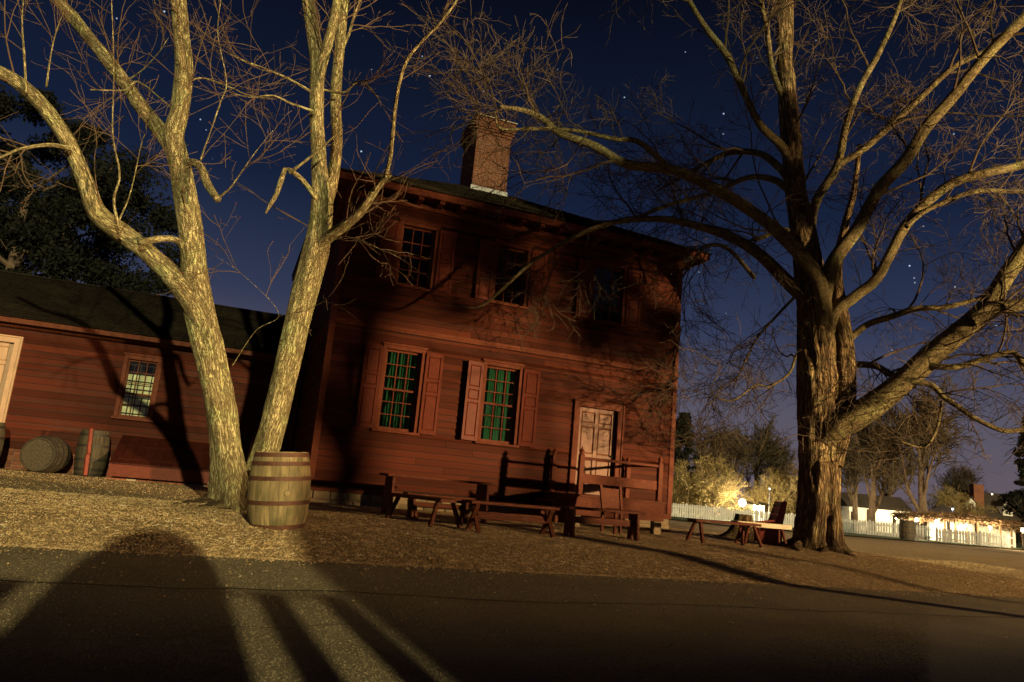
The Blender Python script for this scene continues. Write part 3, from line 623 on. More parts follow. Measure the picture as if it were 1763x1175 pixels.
while x < BX1:
    k = MB(); k.box(x, x+.205, BYF-.10, BYF-.05, .36, .445); W_(k, 'brick', M['mortar'] if rng.random() < .35 else M['brick'], bulk); x += .217

# ------------------------------------------------------------------ barrels
def barrel(name, label, H, rb, rh, loc, rot=(0, 0, 0), old=False, group=None, seg=22, bung=True, hoops=(0.03, .145, .36, .66, .90)):
    t = thing(name, label, 'barrel', loc, 0, group); t.rotation_euler = rot
    ms, mh = (M['ostave'], M['ohoop']) if old else (M['stave'], M['hoop'])
    pr = lambda u: rh+(rb-rh)*(1-(2*u-1)**2)
    for i in range(seg):
        k = MB(); a0, a1 = 2*math.pi*(i+.012)/seg, 2*math.pi*(i+.988)/seg; us = np.linspace(0, 1, 9); dr = rng.uniform(-.004, .003); dz = rng.uniform(-.006, .006)
        v = []
        for u in us:
            r = pr(u)+dr
            for a, rr in ((a0, r), ((a0+a1)/2, r*1.004), (a1, r), (a1, r-.025), (a0, r-.025)): v.append((rr*math.cos(a), rr*math.sin(a), u*H+(dz if u == 1 else 0)))
        f = [[j*5+q, j*5+(q+1) % 5, j*5+5+(q+1) % 5, j*5+5+q] for j in range(8) for q in range(5)]
        k.add(v, [f, [[4, 3, 2, 1, 0]], [[40, 41, 42, 43, 44]]]); k.build('stave', ms, t)
    k = MB(); k.lathe([(0, H-.035), (pr(1)-.02, H-.035), (pr(1)-.02, H-.05), (0, H-.05)], 24, cap=False); k.build('barrel_head', ms, t)
    k = MB(); k.lathe([(0, .05), (pr(0)-.02, .05), (pr(0)-.02, .035), (0, .035)], 24, cap=False); k.build('barrel_head', ms, t)
    for u in hoops:
        hw = .028; k = MB(); k.lathe([(pr(max(0, u-hw))+.001, u*H-hw*H), (pr(max(0, u-hw))+.0075, u*H-hw*H), (pr(min(1, u+hw))+.0075, u*H+hw*H), (pr(min(1, u+hw))+.001, u*H+hw*H)], 44, cap=False); k.build('hoop', mh, t, smooth=False)
    if bung:
        k = MB(); k.lathe([(.0, .0), (.036, 0), (.034, .016), (0, .017)], 12, cap=False); o = k.build('bung', M['ostave'] if old else M['stave'], t, smooth=False)
        o.location = (pr(.47)*math.cos(-1.75)*1.0, pr(.47)*math.sin(-1.75), .47*H); o.rotation_euler = (math.pi/2, 0, -1.75+math.pi/2)
    return t
bp_ = (0.80, 10.92, float(gz(.80, 10.92))-.01)
barrel('oak_barrel', 'big pale oak barrel with rusty hoops standing by the forked tree', 1.03, .415, .355, bp_, (rad(-.5), rad(-5.0), rad(20)), hoops=(0.03, .34, .655, .85, .965))
p = atY(151, 822, 20.25); barrel('old_barrel', 'upright weathered grey barrel behind a leaning red post', 1.08, .345, .29, (p[0], 20.25, .415), (0, rad(-1), 0), old=True, bung=False)
p = atY(66, 790, 19.9)
b2 = barrel('old_barrel', 'weathered grey barrel lying on its side with its round head facing out', .80, .43, .375, (p[0], 19.75, .415+.41), (rad(-90), 0, rad(-14)), old=True, bung=False)
p = atY(-6, 800, 20.2); barrel('old_barrel', 'dark upright barrel cut off by the left edge of the photo', 1.05, .40, .34, (p[0]-.36, 20.2, .415), old=True, bung=False)
p = gpt(1562, 930); barrel('far_barrel', 'brown barrel alone on the far lawn edge beyond the big tree', 1.12, .44, .36, (p[0], p[1], p[2]), old=True, bung=False, seg=14)
k = MB(); q0, q1 = atY(146, 819, 19.6), atY(157, 738, 19.75); k.bar(q0, q0+(q1-q0)*.45, .085, .085); k.bar(q0+(q1-q0)*.45+np.array([.012, 0, 0]), q1, .075, .075)
tag(k.build('leaning_post', M['redpost'], bevel=.012), 'bright red wooden post leaning against the upright grey barrel', 'post')

# ------------------------------------------------------------------ benches, tables and chairs
def zg(x, y): return float(gz(x, y))
def splay_bench(label, loc, rz, L, w=.30, h=.46, leg=.055, name='slab_bench', m='wood', group='benches before the house', tilt=.16):
    t = thing(name, label, 'bench', loc, rz, group)
    k = MB(); k.box(-L/2, L/2, -w/2, w/2, h-.055, h); k.build('seat', M[m], t, bevel=.008)
    for sx in (-1, 1):
        for sy in (-1, 1):
            k = MB(); k.bar((sx*(L/2-.16), sy*(w/2-.07), h-.057), (sx*(L/2-.10), sy*(w/2+tilt*.55), 0), leg, leg, (0, 1, 0)); k.build('leg', M[m], t, bevel=.006)
    return t
def cross_bench(label, loc, rz, L, w=.30, h=.48):
    t = thing('cross_leg_bench', label, 'bench', loc, rz, 'benches before the house')
    k = MB(); k.box(-L/2, L/2, -w/2, w/2, h-.05, h); k.build('seat', M['wood'], t, bevel=.008)
    for sx in (-1, 1):
        for s, o in ((1, -.02), (-1, .025)):
            k = MB(); k.bar((sx*(L/2-.13)+o, -s*.17, h-.052), (sx*(L/2-.13)+o, s*.19, 0), .05, .075, (1, 0, 0)); k.build('leg', M['wood'], t, bevel=.005)
    k = MB(); k.box(-L/2+.18, L/2-.18, -.02, .02, h*.42, h*.66); k.build('stretcher', M['wood'], t, bevel=.005)
    return t
def board_bench(label, loc, rz, L, w=.32, h=.50, name='board_end_bench', hole=False, cat='bench', th=.045, stretch=True):
    t = thing(name, label, cat, loc, rz, 'benches before the house')
    k = MB(); k.box(-L/2, L/2, -w/2, w/2, h-th, h); k.build('seat' if cat == 'bench' else 'table_top', M['wood'], t, bevel=.008)
    for sx in (-1, 1):
        k = MB(); b = w/2-.02
        poly = [(-b, 0), (-b*.35, 0), (0, h*.32), (b*.35, 0), (b, 0), (b*.86, h-th-.002), (-b*.86, h-th-.002)]
        k.prism(poly, .05, (sx*(L/2-.14)-.025, 0, 0), ((0, 1, 0), (0, 0, 1), (1, 0, 0))); e = k.build('leg', M['wood'], t, bevel=.005)
        if hole:
            k = MB(); k.lathe([(.045, 0), (.045, .004)], 16, (0, 0, 0)); o = k.build('hand_hole', M['dark'], e); o.location = (sx*(L/2-.14)-.027 if sx < 0 else sx*(L/2-.14)+.024, 0, h*.62); o.rotation_euler = (0, rad(90), 0)
    if stretch: k = MB(); k.box(-L/2+.167, L/2-.167, -.02, .02, h*.46, h*.68); k.build('stretcher', M['wood'], t, bevel=.005)
    return t
board_bench('long dark table with board ends at the back, nearest the house wall', (3.85, 13.95, zg(3.85, 13.95)), rad(2), 2.15, .70, .75, 'trestle_table', cat='table', stretch=False)
board_bench('low bench with a round hole in its end board, before the dark table', (3.72, 13.28, zg(3.7, 13.28)), rad(3), 1.3, .34, .46, hole=True)
splay_bench('slab bench with splayed legs seen end on beside the cross leg bench', (3.26, 12.50, zg(3.26, 12.5)), rad(113), 1.42, .46, .45, .062, tilt=.16)
cross_bench('bench on crossed legs with a long stretcher, middle of the bench row', (4.63, 11.87, zg(4.6, 11.87)), rad(2), 1.62, .32, .50)
board_bench('bench with notched board legs before the porch and chair back', (6.48, 12.12, zg(6.5, 12.1)), rad(6), 1.66, .36, .52)
def chair(label, loc, rz):
    t = thing('panel_back_chair', label, 'chair', loc, rz)
    k = MB(); k.box(-.25, .25, -.22, .22, .41, .45); k.build('seat', M['wood'], t, bevel=.006)
    for sx in (-1, 1):
        k = MB(); k.bar((sx*.225, -.19, .0), (sx*.225, -.19, .408), .05, .05, (0, 1, 0)); k.build('leg', M['wood'], t)
        k = MB(); k.bar((sx*.23, .23, .0), (sx*.23, .235, .46), .05, .05, (0, 1, 0)); k.bar((sx*.23, .235, .46), (sx*.245, .34, .93), .055, .045, (0, 1, 0)); k.build('back_post', M['wood'], t)
    k = MB(); k.hexa([(-.205, .245, .50), (.205, .245, .50), (.205, .265, .50), (-.205, .265, .50), (-.22, .325, .88), (.22, .325, .88), (.22, .345, .88), (-.22, .345, .88)]); k.build('backrest', M['wood'], t)
    return t
p = atY(1067, 865, 13.2); chair('wooden chair with a solid panel back between bench and porch', (p[0], 13.2, zg(p[0], 13.2)), rad(8))
p = gpt(1209, 934); p2 = atY(1262, 899, 13.3)
splay_bench('dark slab bench on splayed legs standing right of the house corner', (9.98, 13.25, zg(9.9, 13.25)), rad(4), 1.75, .30, .47, .06, tilt=.2)
# settle seen from its end, and a pale plank bench against it
def settle(loc, rz):
    t = thing('high_back_settle', 'dark red high backed settle seen end on beside the big tree', 'settle', loc, rz)
    L = 1.25
    for y in (0, L):
        k = MB(); k.prism([(-.22, 0), (.25, 0), (.27, .45), (.36, .98), (.30, 1.02), (.25, .98), (.10, .52), (-.22, .46)], .04, (0, y, 0)); k.build('end_board', M['settle'], t, bevel=.006)
    for i in range(3):
        z0 = .54+i*.15; x0 = .175+(z0-.5)*.24; k = MB(); k.bar((x0, .041, z0+.07), (x0, L-.001, z0+.07), .025, .143, (-.22, 0, 1)); k.build('back_plank', M['settle'], t)
    k = MB(); k.box(-.24, .24, .041, L-.001, .41, .445); k.build('seat', M['settle'], t)
    return t
ps = gpt(1333, 939)
ps = np.array([11.75, 13.95, 0]); settle((ps[0], ps[1], zg(ps[0], ps[1])), rad(-33))
ppx = atY(1264, 898, 13.55); ppx2 = atY(1357, 908, 13.55)
def plank_bench():
    cx = (ppx[0]+ppx2[0])/2; t = thing('plank_bench', 'bench with a pale plank top, brightened for the light, left of the settle', 'bench', (cx, 13.55, zg(cx, 13.55)), rad(0)); L = ppx2[0]-ppx[0]; h = .50
    k = MB(); k.box(-L/2, L/2, -.13, .13, h-.10, h); k.build('seat', M['plank'], t, bevel=.008)
    for sx in (-1, 1):
        k = MB(); k.bar((sx*(L/2-.22), -.05, h-.102), (sx*(L/2-.13), -.12, 0), .04, .05, (0, 1, 0)); k.build('leg', M['wood'], t)
        k = MB(); k.bar((sx*(L/2-.22), .05, h-.102), (sx*(L/2-.15), .12, 0), .04, .05, (0, 1, 0)); k.build('leg', M['wood'], t)
plank_bench()
#TREES

# ------------------------------------------------------------------ trees
def spline(P, n):
    P = np.array(P, float); Q = np.vstack([2*P[0]-P[1], P, 2*P[-1]-P[-2]]); m = len(P)-1; out = []
    for t in np.linspace(0, m-1e-6, n):
        i = int(t); u = t-i; a, b, c, d = Q[i:i+4]
        out.append(.5*((2*b)+(c-a)*u+(2*a-5*b+4*c-d)*u*u+(3*b-a-3*c+d)*u**3))
    return np.array(out)
def frames(P):
    T = np.gradient(P, axis=0); T /= np.linalg.norm(T, axis=1)[:, None]+1e-9
    u = np.cross(T[0], [.3, 1, .1]); u /= np.linalg.norm(u); U = [u]
    for t in T[1:]:
        u = u-t*(u@t); u /= np.linalg.norm(u)+1e-9; U.append(u)
    U = np.array(U); return T, U, np.cross(T, U)
def trunk_tube(mb, P, R, seg, amp=.05, kf=7, seed=0.0, flare=None, ridges=None, cap=True):
    """thick limb with a bark surface that is displaced for real"""
    n = len(P); T, U, V = frames(P); L = np.concatenate([[0], np.cumsum(np.linalg.norm(np.diff(P, axis=0), axis=1))])
    an = np.arange(seg)/seg*2*np.pi; vs = np.zeros((n, seg, 3)); at = np.zeros((n, seg, 3))
    for i in range(n):
        r0 = R[i]
        for j, a in enumerate(an):
            ca, sa = math.cos(a), math.sin(a)
            q = Vector((ca*kf*r0+seed, sa*kf*r0, L[i]*1.1+seed))
            f = 1+amp*(1.0-2.2*abs(mnoise.noise(q)))+amp*.6*mnoise.noise(Vector((ca*kf*r0*2.3, sa*kf*r0*2.3+seed, L[i]*3.0)))
            f += .10*mnoise.noise(Vector((ca*1.2+seed, sa*1.2, L[i]*.8)))
            if ridges is not None: f += ridges(a, L[i])
            r = r0*f
            vs[i, j] = P[i]+U[i]*(r*ca)+V[i]*(r*sa); at[i, j] = (ca*r0, sa*r0, L[i]+seed)
    i = (np.arange(n-1)*seg)[:, None]; j = np.arange(seg)[None]; j2 = (j+1) % seg
    F = np.stack([i+j, i+j2, i+seg+j2, i+seg+j], -1).reshape(-1, 4)
    fs = [F]
    if cap: fs.append([list(range((n-1)*seg, n*seg))])
    mb.add(vs.reshape(-1, 3), fs, at.reshape(-1, 3))
def tubes(mb, C, R, seg=3):
    """C (N,n,3) many thin branches at once"""
    Nn, n, _ = C.shape; T = np.gradient(C, axis=1); T /= np.linalg.norm(T, axis=2, keepdims=True)+1e-9
    ref = rng.normal(size=(Nn, 1, 3)); U = np.cross(T, ref); U /= np.linalg.norm(U, axis=2, keepdims=True)+1e-9; V = np.cross(T, U)
    an = np.arange(seg)/seg*2*np.pi
    vs = C[:, :, None]+R[:, :, None, None]*(U[:, :, None]*np.cos(an)[None, None, :, None]+V[:, :, None]*np.sin(an)[None, None, :, None])
    b = (np.arange(Nn)*n*seg)[:, None, None]; i = (np.arange(n-1)*seg)[None, :, None]; j = np.arange(seg)[None, None]; j2 = (j+1) % seg
    F = np.stack([b+i+j, b+i+j2, b+i+seg+j2, b+i+seg+j], -1).reshape(-1, 4)
    mb.add(vs.reshape(-1, 3), [F])
def grow(P, R, k, L, npts=6, spread=(.5, 1.1), wig=.25, up=0.0, rr=.6, rmax=.05, rend=.35, t0=.15, prop=None):
    Nn, n, _ = P.shape; idx = np.repeat(np.arange(Nn), k) if np.isscalar(k) else np.repeat(np.arange(Nn), k); m = len(idx)
    t = rng.uniform(t0, 1, m)*(n-1.001); i = t.astype(int); u = (t-i)[:, None]
    b = P[idx, i]*(1-u)+P[idx, i+1]*u; rb = R[idx, i]*(1-u[:, 0])+R[idx, i+1]*u[:, 0]
    tg = P[idx, i+1]-P[idx, i]; tg /= np.linalg.norm(tg, axis=1)[:, None]+1e-9
    pr = rng.normal(size=(m, 3)); pr -= tg*(pr*tg).sum(1)[:, None]; pr /= np.linalg.norm(pr, axis=1)[:, None]+1e-9
    s = rng.uniform(*spread, m)[:, None]; d = tg*np.cos(s)+pr*np.sin(s)
    ln = L*rng.uniform(.45, 1.25, m)*(1.1-.45*t/(n-1))
    C = np.zeros((m, npts, 3)); C[:, 0] = b
    for q in range(1, npts):
        d = d+rng.normal(size=(m, 3))*wig; d[:, 2] += up; d /= np.linalg.norm(d, axis=1)[:, None]; C[:, q] = C[:, q-1]+d*(ln/(npts-1))[:, None]
    r0 = np.minimum(rb*rr, rmax); Rr = r0[:, None]*np.linspace(1, rend, npts)[None]
    return C, Rr
def limb(pts, D, widths, n=30):
    """image path of a limb with its distance -> world path and radii"""
    D = np.interp(np.linspace(0, 1, len(pts)), np.linspace(0, 1, len(D)), D)
    hz = lambda x, y: np.linalg.norm(ray(x, y)[:2])
    P = np.array([atD(x, y, d*hz(x, 880)/hz(x, y)) for (x, y), d in zip(pts, D)]); w = np.interp(np.linspace(0, 1, n), np.linspace(0, 1, len(widths)), widths)
    P = spline(P, n); dd = (P-CO)@fw; return P, w*dd/FPX/2
def stack(limbs, n=16):
    A = [(spline(P[::max(1, len(P)//8)], n), np.interp(np.linspace(0, 1, n), np.linspace(0, 1, len(R)), R)) for P, R in limbs]
    return np.array([a for a, _ in A]), np.array([r for _, r in A])

# --- forked maple on the left
tr = thing('forked_tree', 'bare lichened tree forked into two leaning trunks behind the oak barrel', 'tree', (.33, 12.45, zg(.33, 12.45)))
DL = 11.45
t1 = limb([(416, 905), (404, 860), (393, 800), (378, 700), (362, 610), (342, 520), (334, 460), (325, 380), (312, 300), (300, 235), (310, 190), (316, 120), (311, 50), (304, -60), (300, -160)], [DL, DL-.2, DL-.3, DL-.3], [85.6, 59.5, 50.2, 47.4, 46.5, 48.4, 42.8, 39.1, 35.3, 31.6, 29.8, 27.0, 25.1, 22.3, 18.6], 150)
l1a = limb([(352, 560), (335, 528), (300, 482), (250, 432), (210, 402), (168, 368), (148, 318), (120, 250), (80, 190), (40, 150), (0, 125), (-60, 95), (-150, 20)], [DL-.25, DL-.5, DL-1.0, DL-1.4], [37.2, 37.2, 32.6, 31.6, 33.5, 31.6, 26.0, 24.2, 23.2, 22.3, 20.5, 16.7, 11.2], 110)
l1b = limb([(312, 300), (300, 262), (275, 225), (240, 180), (220, 150), (190, 110), (160, 72), (125, 30), (100, 0), (60, -60)], [DL-.3, DL, DL+.5], [27.9, 27.9, 25.1, 23.2, 20.5, 22.3, 18.6, 20.5, 16.7, 13.0], 70)
l1c = limb([(318, 285), (332, 280), (347, 290), (358, 318), (376, 345)], [DL-.3, DL-.7], [12, 13, 13, 14, 11], 24)
l1d = limb([(322, 440), (310, 418), (290, 411), (265, 413), (238, 418)], [DL-.3, DL-.8], [14, 12, 11, 12, 10], 24)
t2 = limb([(420, 900), (430, 860), (443, 820), (464, 755), (482, 680), (502, 600), (526, 500), (546, 420), (554, 350), (550, 280), (546, 200), (545, 110), (538, 50), (530, 0), (522, -70), (515, -160)], [DL, DL+.15, DL+.2, DL+.1], [65.1, 46.5, 40.9, 40.0, 40.0, 40.0, 42.8, 41.9, 35.3, 25.1, 24.2, 23.2, 22.3, 18.6, 15.8, 11.2], 150)
l2b = limb([(548, 400), (560, 350), (572, 310), (580, 240), (578, 170), (583, 100), (590, 30), (596, -40), (600, -120)], [DL+.2, DL+.6, DL+.9], [26, 24, 20, 19, 18, 17, 16, 13, 9], 70)
l2b2 = limb([(546, 160), (553, 115), (566, 70), (578, 20), (584, -40)], [DL+.15, DL-.2], [18, 17, 16, 15, 12], 30)
l2c = limb([(548, 430), (566, 408), (592, 389), (620, 365), (652, 320), (671, 299)], [DL+.1, DL-.5], [20, 18, 18, 15, 11, 9], 40)
l2e = limb([(664, 306), (672, 270), (676, 230), (684, 160), (700, 105), (730, 68), (762, 35), (790, -5), (820, -60)], [DL-.5, DL-.7, DL-.6], [8, 8, 7, 6.5, 6, 5, 4.5, 4, 3], 40)
l2d = limb([(552, 355), (536, 330), (520, 310), (500, 294), (488, 292)], [DL+.1, DL-.3], [10, 9, 9, 8, 7], 20)
l2f = limb([(490, 292), (484, 312), (476, 335), (466, 352), (457, 368)], [DL-.3, DL-.35], [8, 9, 8, 7, 3], 20)
l2g = limb([(498, 298), (520, 282), (545, 262), (570, 240), (590, 222)], [DL-.3, DL-.4], [6, 5, 4, 3, 2], 16)
def rootflare(a, l): return 1.25*math.exp(-l*2.6)*(.35+.95*abs(math.sin(a*2.5+.4))**1.5)+.05*math.sin(a*3+l*2.1)+.09*math.exp(-((l-1.9)/.12)**2)*max(0, math.cos(a-2.2))**6
def one_limb(name, PR, seg, amp, kf, seed, m, root, **kw):
    q = MB(); trunk_tube(q, PR[0], PR[1], seg, amp, kf, seed, **kw); return W_(q, name, m, root, smooth=True)
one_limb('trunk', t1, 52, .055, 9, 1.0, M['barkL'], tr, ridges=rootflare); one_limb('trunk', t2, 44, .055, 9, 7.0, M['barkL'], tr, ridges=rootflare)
for q, PR in enumerate((l1a, l1b)): one_limb('limb', PR, 34, .06, 10, 11.0+3*q, M['barkL'], tr)
for q, PR in enumerate((l1c, l1d, l2b, l2b2, l2c, l2d, l2f)): one_limb('limb', PR, 20, .06, 12, 21.0+3*q, M['barkL'], tr)
for q, PR in enumerate((l2e, l2g)): one_limb('limb', PR, 8, .03, 12, 51.0+3*q, M['barkL'], tr)
# surface roots
for a, ln in ((2.9, .8), (3.5, 1.0), (2.2, .7), (4.0, .9), (4.6, .8), (-.5, .6), (5.2, .8), (3.2, .9), (3.8, .7)):
    x = np.linspace(.12, ln, 16); aa = a+np.cumsum(rng.normal(0, .05, 16)); X = .33+x*np.cos(aa); Y = 12.40+x*np.sin(aa)*.6; P = np.stack([X, Y, gz(X, Y)+.09*np.exp(-(x-.12)*1.8)-.035*x+rng.normal(0, .010, 16)], 1)
    one_limb('root', (P, np.linspace(.09, .02, 16)), 12, .12, 12, a*3, M['barkR'], tr)
# hand-placed thinner branches
thin = [([(535, 158), (500, 138), (460, 120), (420, 105), (395, 92)], [DL, DL-.4], [8, 7, 6, 4, 2]), ([(540, 192), (500, 178), (470, 165), (430, 168), (400, 160), (370, 148)], [DL, DL-.3], [7, 6, 5, 4, 3, 2]),
        ([(545, 152), (590, 160), (620, 140), (650, 168), (655, 185)], [DL+.4, DL], [6, 6, 5, 4, 2]), ([(582, 100), (600, 60), (612, 20), (630, -20)], [DL+.8, DL+.6], [9, 8, 7, 5]),
        ([(205, 392), (196, 345), (206, 300), (194, 230), (196, 120), (192, 0), (190, -40)], [DL-1.0, DL-1.2], [7, 7, 6, 4.5, 4, 3.5, 3]), ([(205, 380), (225, 330), (243, 250), (250, 230)], [DL-1, DL-1.1], [4, 3.5, 3, 1.5]),
        ([(372, 345), (395, 325), (412, 302), (440, 262), (470, 225)], [DL-.7, DL-.9], [6, 5, 4, 3, 2]), ([(300, 190), (240, 142), (215, 155), (155, 155)], [DL, DL-.4], [3, 4, 5, 5]), ([(200, 150), (240, 125), (270, 95), (290, 65)], [DL+.1, DL], [5, 4, 3, 2]),
        ([(310, 150), (345, 135), (390, 148), (430, 165), (470, 170)], [DL-.3, DL-.1], [5, 5, 4, 4, 3]), ([(345, 275), (365, 220), (380, 175), (390, 140), (375, 60), (380, 0)], [DL-.5, DL-.6], [4, 4, 4, 3.5, 3, 3]),
        ([(45, 160), (42, 100), (38, 40), (42, -30)], [DL-1.2, DL-1.3], [6, 6, 5, 4]), ([(80, 150), (85, 110), (95, 60), (110, 20)], [DL-1.2, DL-1], [5, 4, 4, 3]), ([(122, 256), (85, 250), (40, 256), (0, 272), (-40, 290)], [DL-1.05, DL-1.5], [12, 11, 11, 10, 8]),
        ([(530, 480), (540, 455), (560, 425), (590, 408), (620, 415), (690, 445)], [DL-.1, DL-.5], [4, 3, 2.5, 2, 2, 1.5]), ([(400, 630), (440, 570), (480, 540), (420, 475), (370, 440)], [DL-.6, DL-1], [2, 1.6, 1.6, 1.4, 1])]
thin = [(a, b) for a, b in (limb(t[0], t[1], [w*.72 for w in t[2]]) for t in thin)]
for q, (P, R) in enumerate(thin): one_limb('branch', (P, R*np.linspace(1, .55, len(R))), 8, .08, 14, 80.0+q, M['barkL'], tr)
mb = MB()
A, B = stack([t1, t2, l1a, l1b, l2b, l2b2, l2c, l2e]+thin)
keep = slice(None)
C1, R1 = grow(A, B, 6, 1.8, 9, (.45, 1.1), .12, .05, .35, .012, .4, .40)
C2, R2_ = grow(C1, R1, 5, .7, 6, (.4, .95), .14, .03, .7, .006, .5)
C3, R3 = grow(C2, R2_, 1, .30, 4, (.3, .9), .25, .02, .8, .0032, .7)
tubes(mb, C1, np.maximum(R1, .0045), 5); tubes(mb, C2, np.maximum(R2_, .0032), 3); tubes(mb, C3, np.maximum(R3, .0026), 3)
tw = W_(mb, 'twigs', M['twigL'], tr); tw['kind'] = 'stuff'
tips = np.vstack([C3[:, -1], C2[:, -1]]); tips = tips[rng.random(len(tips)) < .55]
bb = scatter('buds', tips, .013, M['bud'], .7); bb.parent = tr; bb.location = -Vector(tr.location)

# --- great tree on the right
big = thing('great_tree', 'huge bare spreading tree with furrowed split trunk right of the house', 'tree', (12.7, 13.56, zg(12.7, 13.56)))
DR = 16.6
T0 = limb([(1412, 968), (1408, 930), (1411, 860), (1410, 780), (1408, 700), (1405, 600), (1400, 520), (1388, 430), (1370, 330), (1361, 230), (1352, 110), (1352, 0), (1345, -120), (1340, -260)], [DR, DR, DR, DR+.2], [86.9, 73.6, 65.2, 63.5, 65.2, 58.5, 51.8, 41.8, 33.4, 30.1, 25.9, 23.4, 18.4, 11.7], 150)
T1 = limb([(1432, 800), (1446, 740), (1455, 680), (1454, 600), (1446, 530), (1440, 470), (1452, 400), (1470, 330), (1480, 250)], [DR-.15, DR-.1, DR+.3], [34.0, 37.4, 32.3, 28.9, 23.8, 18.7, 12.8, 10.2, 6.8], 70)
Ra = limb([(1420, 560), (1416, 510), (1400, 465), (1342, 402), (1288, 360), (1230, 325), (1160, 293), (1080, 283), (1020, 250), (965, 230), (932, 203), (900, 190), (860, 184)], [DR-.25, DR-1.2, DR-2.4, DR-3.2], [25.8, 25.8, 23.9, 22.1, 20.2, 18.4, 16.6, 15.6, 13.8, 12.0, 11.0, 8.3, 5.5], 90)
Rb = limb([(1416, 560), (1418, 510), (1436, 450), (1477, 393), (1513, 327), (1559, 276), (1594, 220), (1640, 168), (1697, 97), (1763, 31), (1830, -40)], [DR-.3, DR-1, DR-2], [24.0, 25.6, 24.0, 20.8, 20.0, 20.0, 19.2, 18.4, 17.6, 16.0, 12.8], 80)
Rc = limb([(1425, 590), (1437, 541), (1475, 508), (1513, 475), (1559, 388), (1615, 332), (1666, 306), (1763, 283), (1850, 250)], [DR, DR-.6, DR-1.4], [23.0, 19.7, 18.0, 17.2, 16.4, 15.6, 14.8, 13.9, 9.8], 70)
Rd = limb([(1398, 470), (1396, 424), (1403, 352), (1441, 286), (1457, 214), (1482, 148), (1513, 92), (1543, 25), (1570, -60)], [DR, DR+.4, DR+.8], [18.7, 17.0, 15.3, 13.6, 11.9, 10.2, 9.3, 7.6, 5.1], 60)
Re = limb([(1446, 282), (1480, 262), (1513, 235), (1579, 174), (1640, 117), (1697, 87), (1780, 30)], [DR+.3, DR, DR-.3], [11.0, 11.0, 11.0, 10.2, 9.3, 7.6, 5.1], 50)
Rf = limb([(1395, 520), (1360, 490), (1308, 439), (1257, 408), (1206, 391), (1145, 378), (1074, 380), (1020, 394), (986, 410), (948, 431), (905, 461), (854, 508), (820, 530), (778, 522)], [DR, DR-.4, DR-1.2, DR-2.2], [26, 23, 20, 17, 13, 11, 10, 8, 7, 6, 6, 5, 3, 2], 80)
Rg = limb([(1362, 280), (1344, 250), (1308, 214), (1278, 153), (1252, 97), (1217, 51), (1186, 0), (1160, -60)], [DR, DR-.5, DR-1], [16, 15, 13, 12, 11, 10, 8, 6], 50)
Rh = limb([(1364, 320), (1344, 291), (1308, 265), (1257, 263), (1217, 281), (1175, 305), (1130, 330)], [DR, DR+.8, DR+1.5], [14, 13, 11, 10, 8, 6, 3], 40)
Ri = limb([(1366, 335), (1334, 311), (1288, 306), (1227, 332), (1155, 352), (1084, 378), (1020, 382)], [DR, DR+.4, DR+.4], [14, 12, 9, 8, 7, 5, 3], 40)
Rj = limb([(1418, 760), (1440, 735), (1475, 716), (1514, 690), (1563, 650), (1606, 610), (1652, 573), (1698, 530), (1729, 481), (1763, 429), (1810, 340)], [DR-.2, DR-.9, DR-1.8], [37.2, 44.6, 44.6, 41.7, 38.7, 35.7, 34.2, 31.2, 28.3, 25.3, 19.3], 90)
Rj2 = limb([(1672, 552), (1700, 535), (1730, 529), (1775, 522), (1840, 500)], [DR-1.35, DR-1.8], [27.2, 24.0, 21.6, 20.0, 14.4], 30)
Rj3 = limb([(1598, 628), (1620, 632), (1652, 631), (1692, 619), (1741, 607), (1763, 628), (1800, 660)], [DR-1.0, DR-1.8], [12, 11, 11, 10, 9, 9, 6], 36)
Rj4 = limb([(1558, 656), (1580, 658), (1606, 665), (1625, 684), (1652, 702), (1683, 723), (1729, 742), (1775, 739), (1830, 760)], [DR-.9, DR-1.7], [12, 11, 10, 9, 9, 8, 8, 7, 5], 44)
Rk = limb([(1456, 590), (1470, 577), (1496, 558), (1533, 546), (1576, 532), (1622, 530), (1662, 521), (1695, 509), (1740, 470)], [DR-.1, DR+.3], [14, 12, 11, 11, 10, 9, 8, 7, 4], 40)
Rl = limb([(1458, 632), (1480, 628), (1508, 631), (1525, 640), (1545, 650)], [DR-.1, DR-.3], [13, 11, 10, 11, 8], 20)
Rm = limb([(1156, 292), (1100, 245), (1060, 240), (990, 225), (920, 222), (862, 222), (852, 190)], [DR-2.0, DR-3.2], [10, 9, 8, 7, 6, 5, 2], 40)
Rn = limb([(1384, 590), (1370, 615), (1358, 644), (1325, 665), (1300, 664), (1262, 690), (1230, 684)], [DR, DR-.6], [6, 5, 4.5, 4, 3.5, 3, 2], 30)
Ro = limb([(1382, 500), (1365, 515), (1330, 552), (1300, 588), (1275, 640), (1262, 670)], [DR, DR+.5], [6, 5, 4.5, 4, 3, 2], 30)
Rp = limb([(1360, 200), (1330, 120), (1320, 50), (1305, -20)], [DR, DR-.3], [10, 9, 8, 6], 24)
Rq = limb([(1376, 410), (1350, 395), (1305, 412), (1295, 412)], [DR, DR-.2], [9, 8, 8, 5], 16)
Rr_ = limb([(1560, 390), (1600, 360), (1680, 330), (1763, 330), (1840, 320)], [DR-.9, DR-.3], [9, 8, 8, 7, 5], 30)
Rs = limb([(1300, 480), (1255, 430), (1215, 425), (1180, 470), (1150, 520)], [DR-.5, DR-.2], [8, 7, 6, 4, 2], 30)
Rt = limb([(1622, 690), (1612, 740), (1590, 770), (1550, 760)], [DR-1.2, DR-1.3], [5, 5, 4, 2], 20)
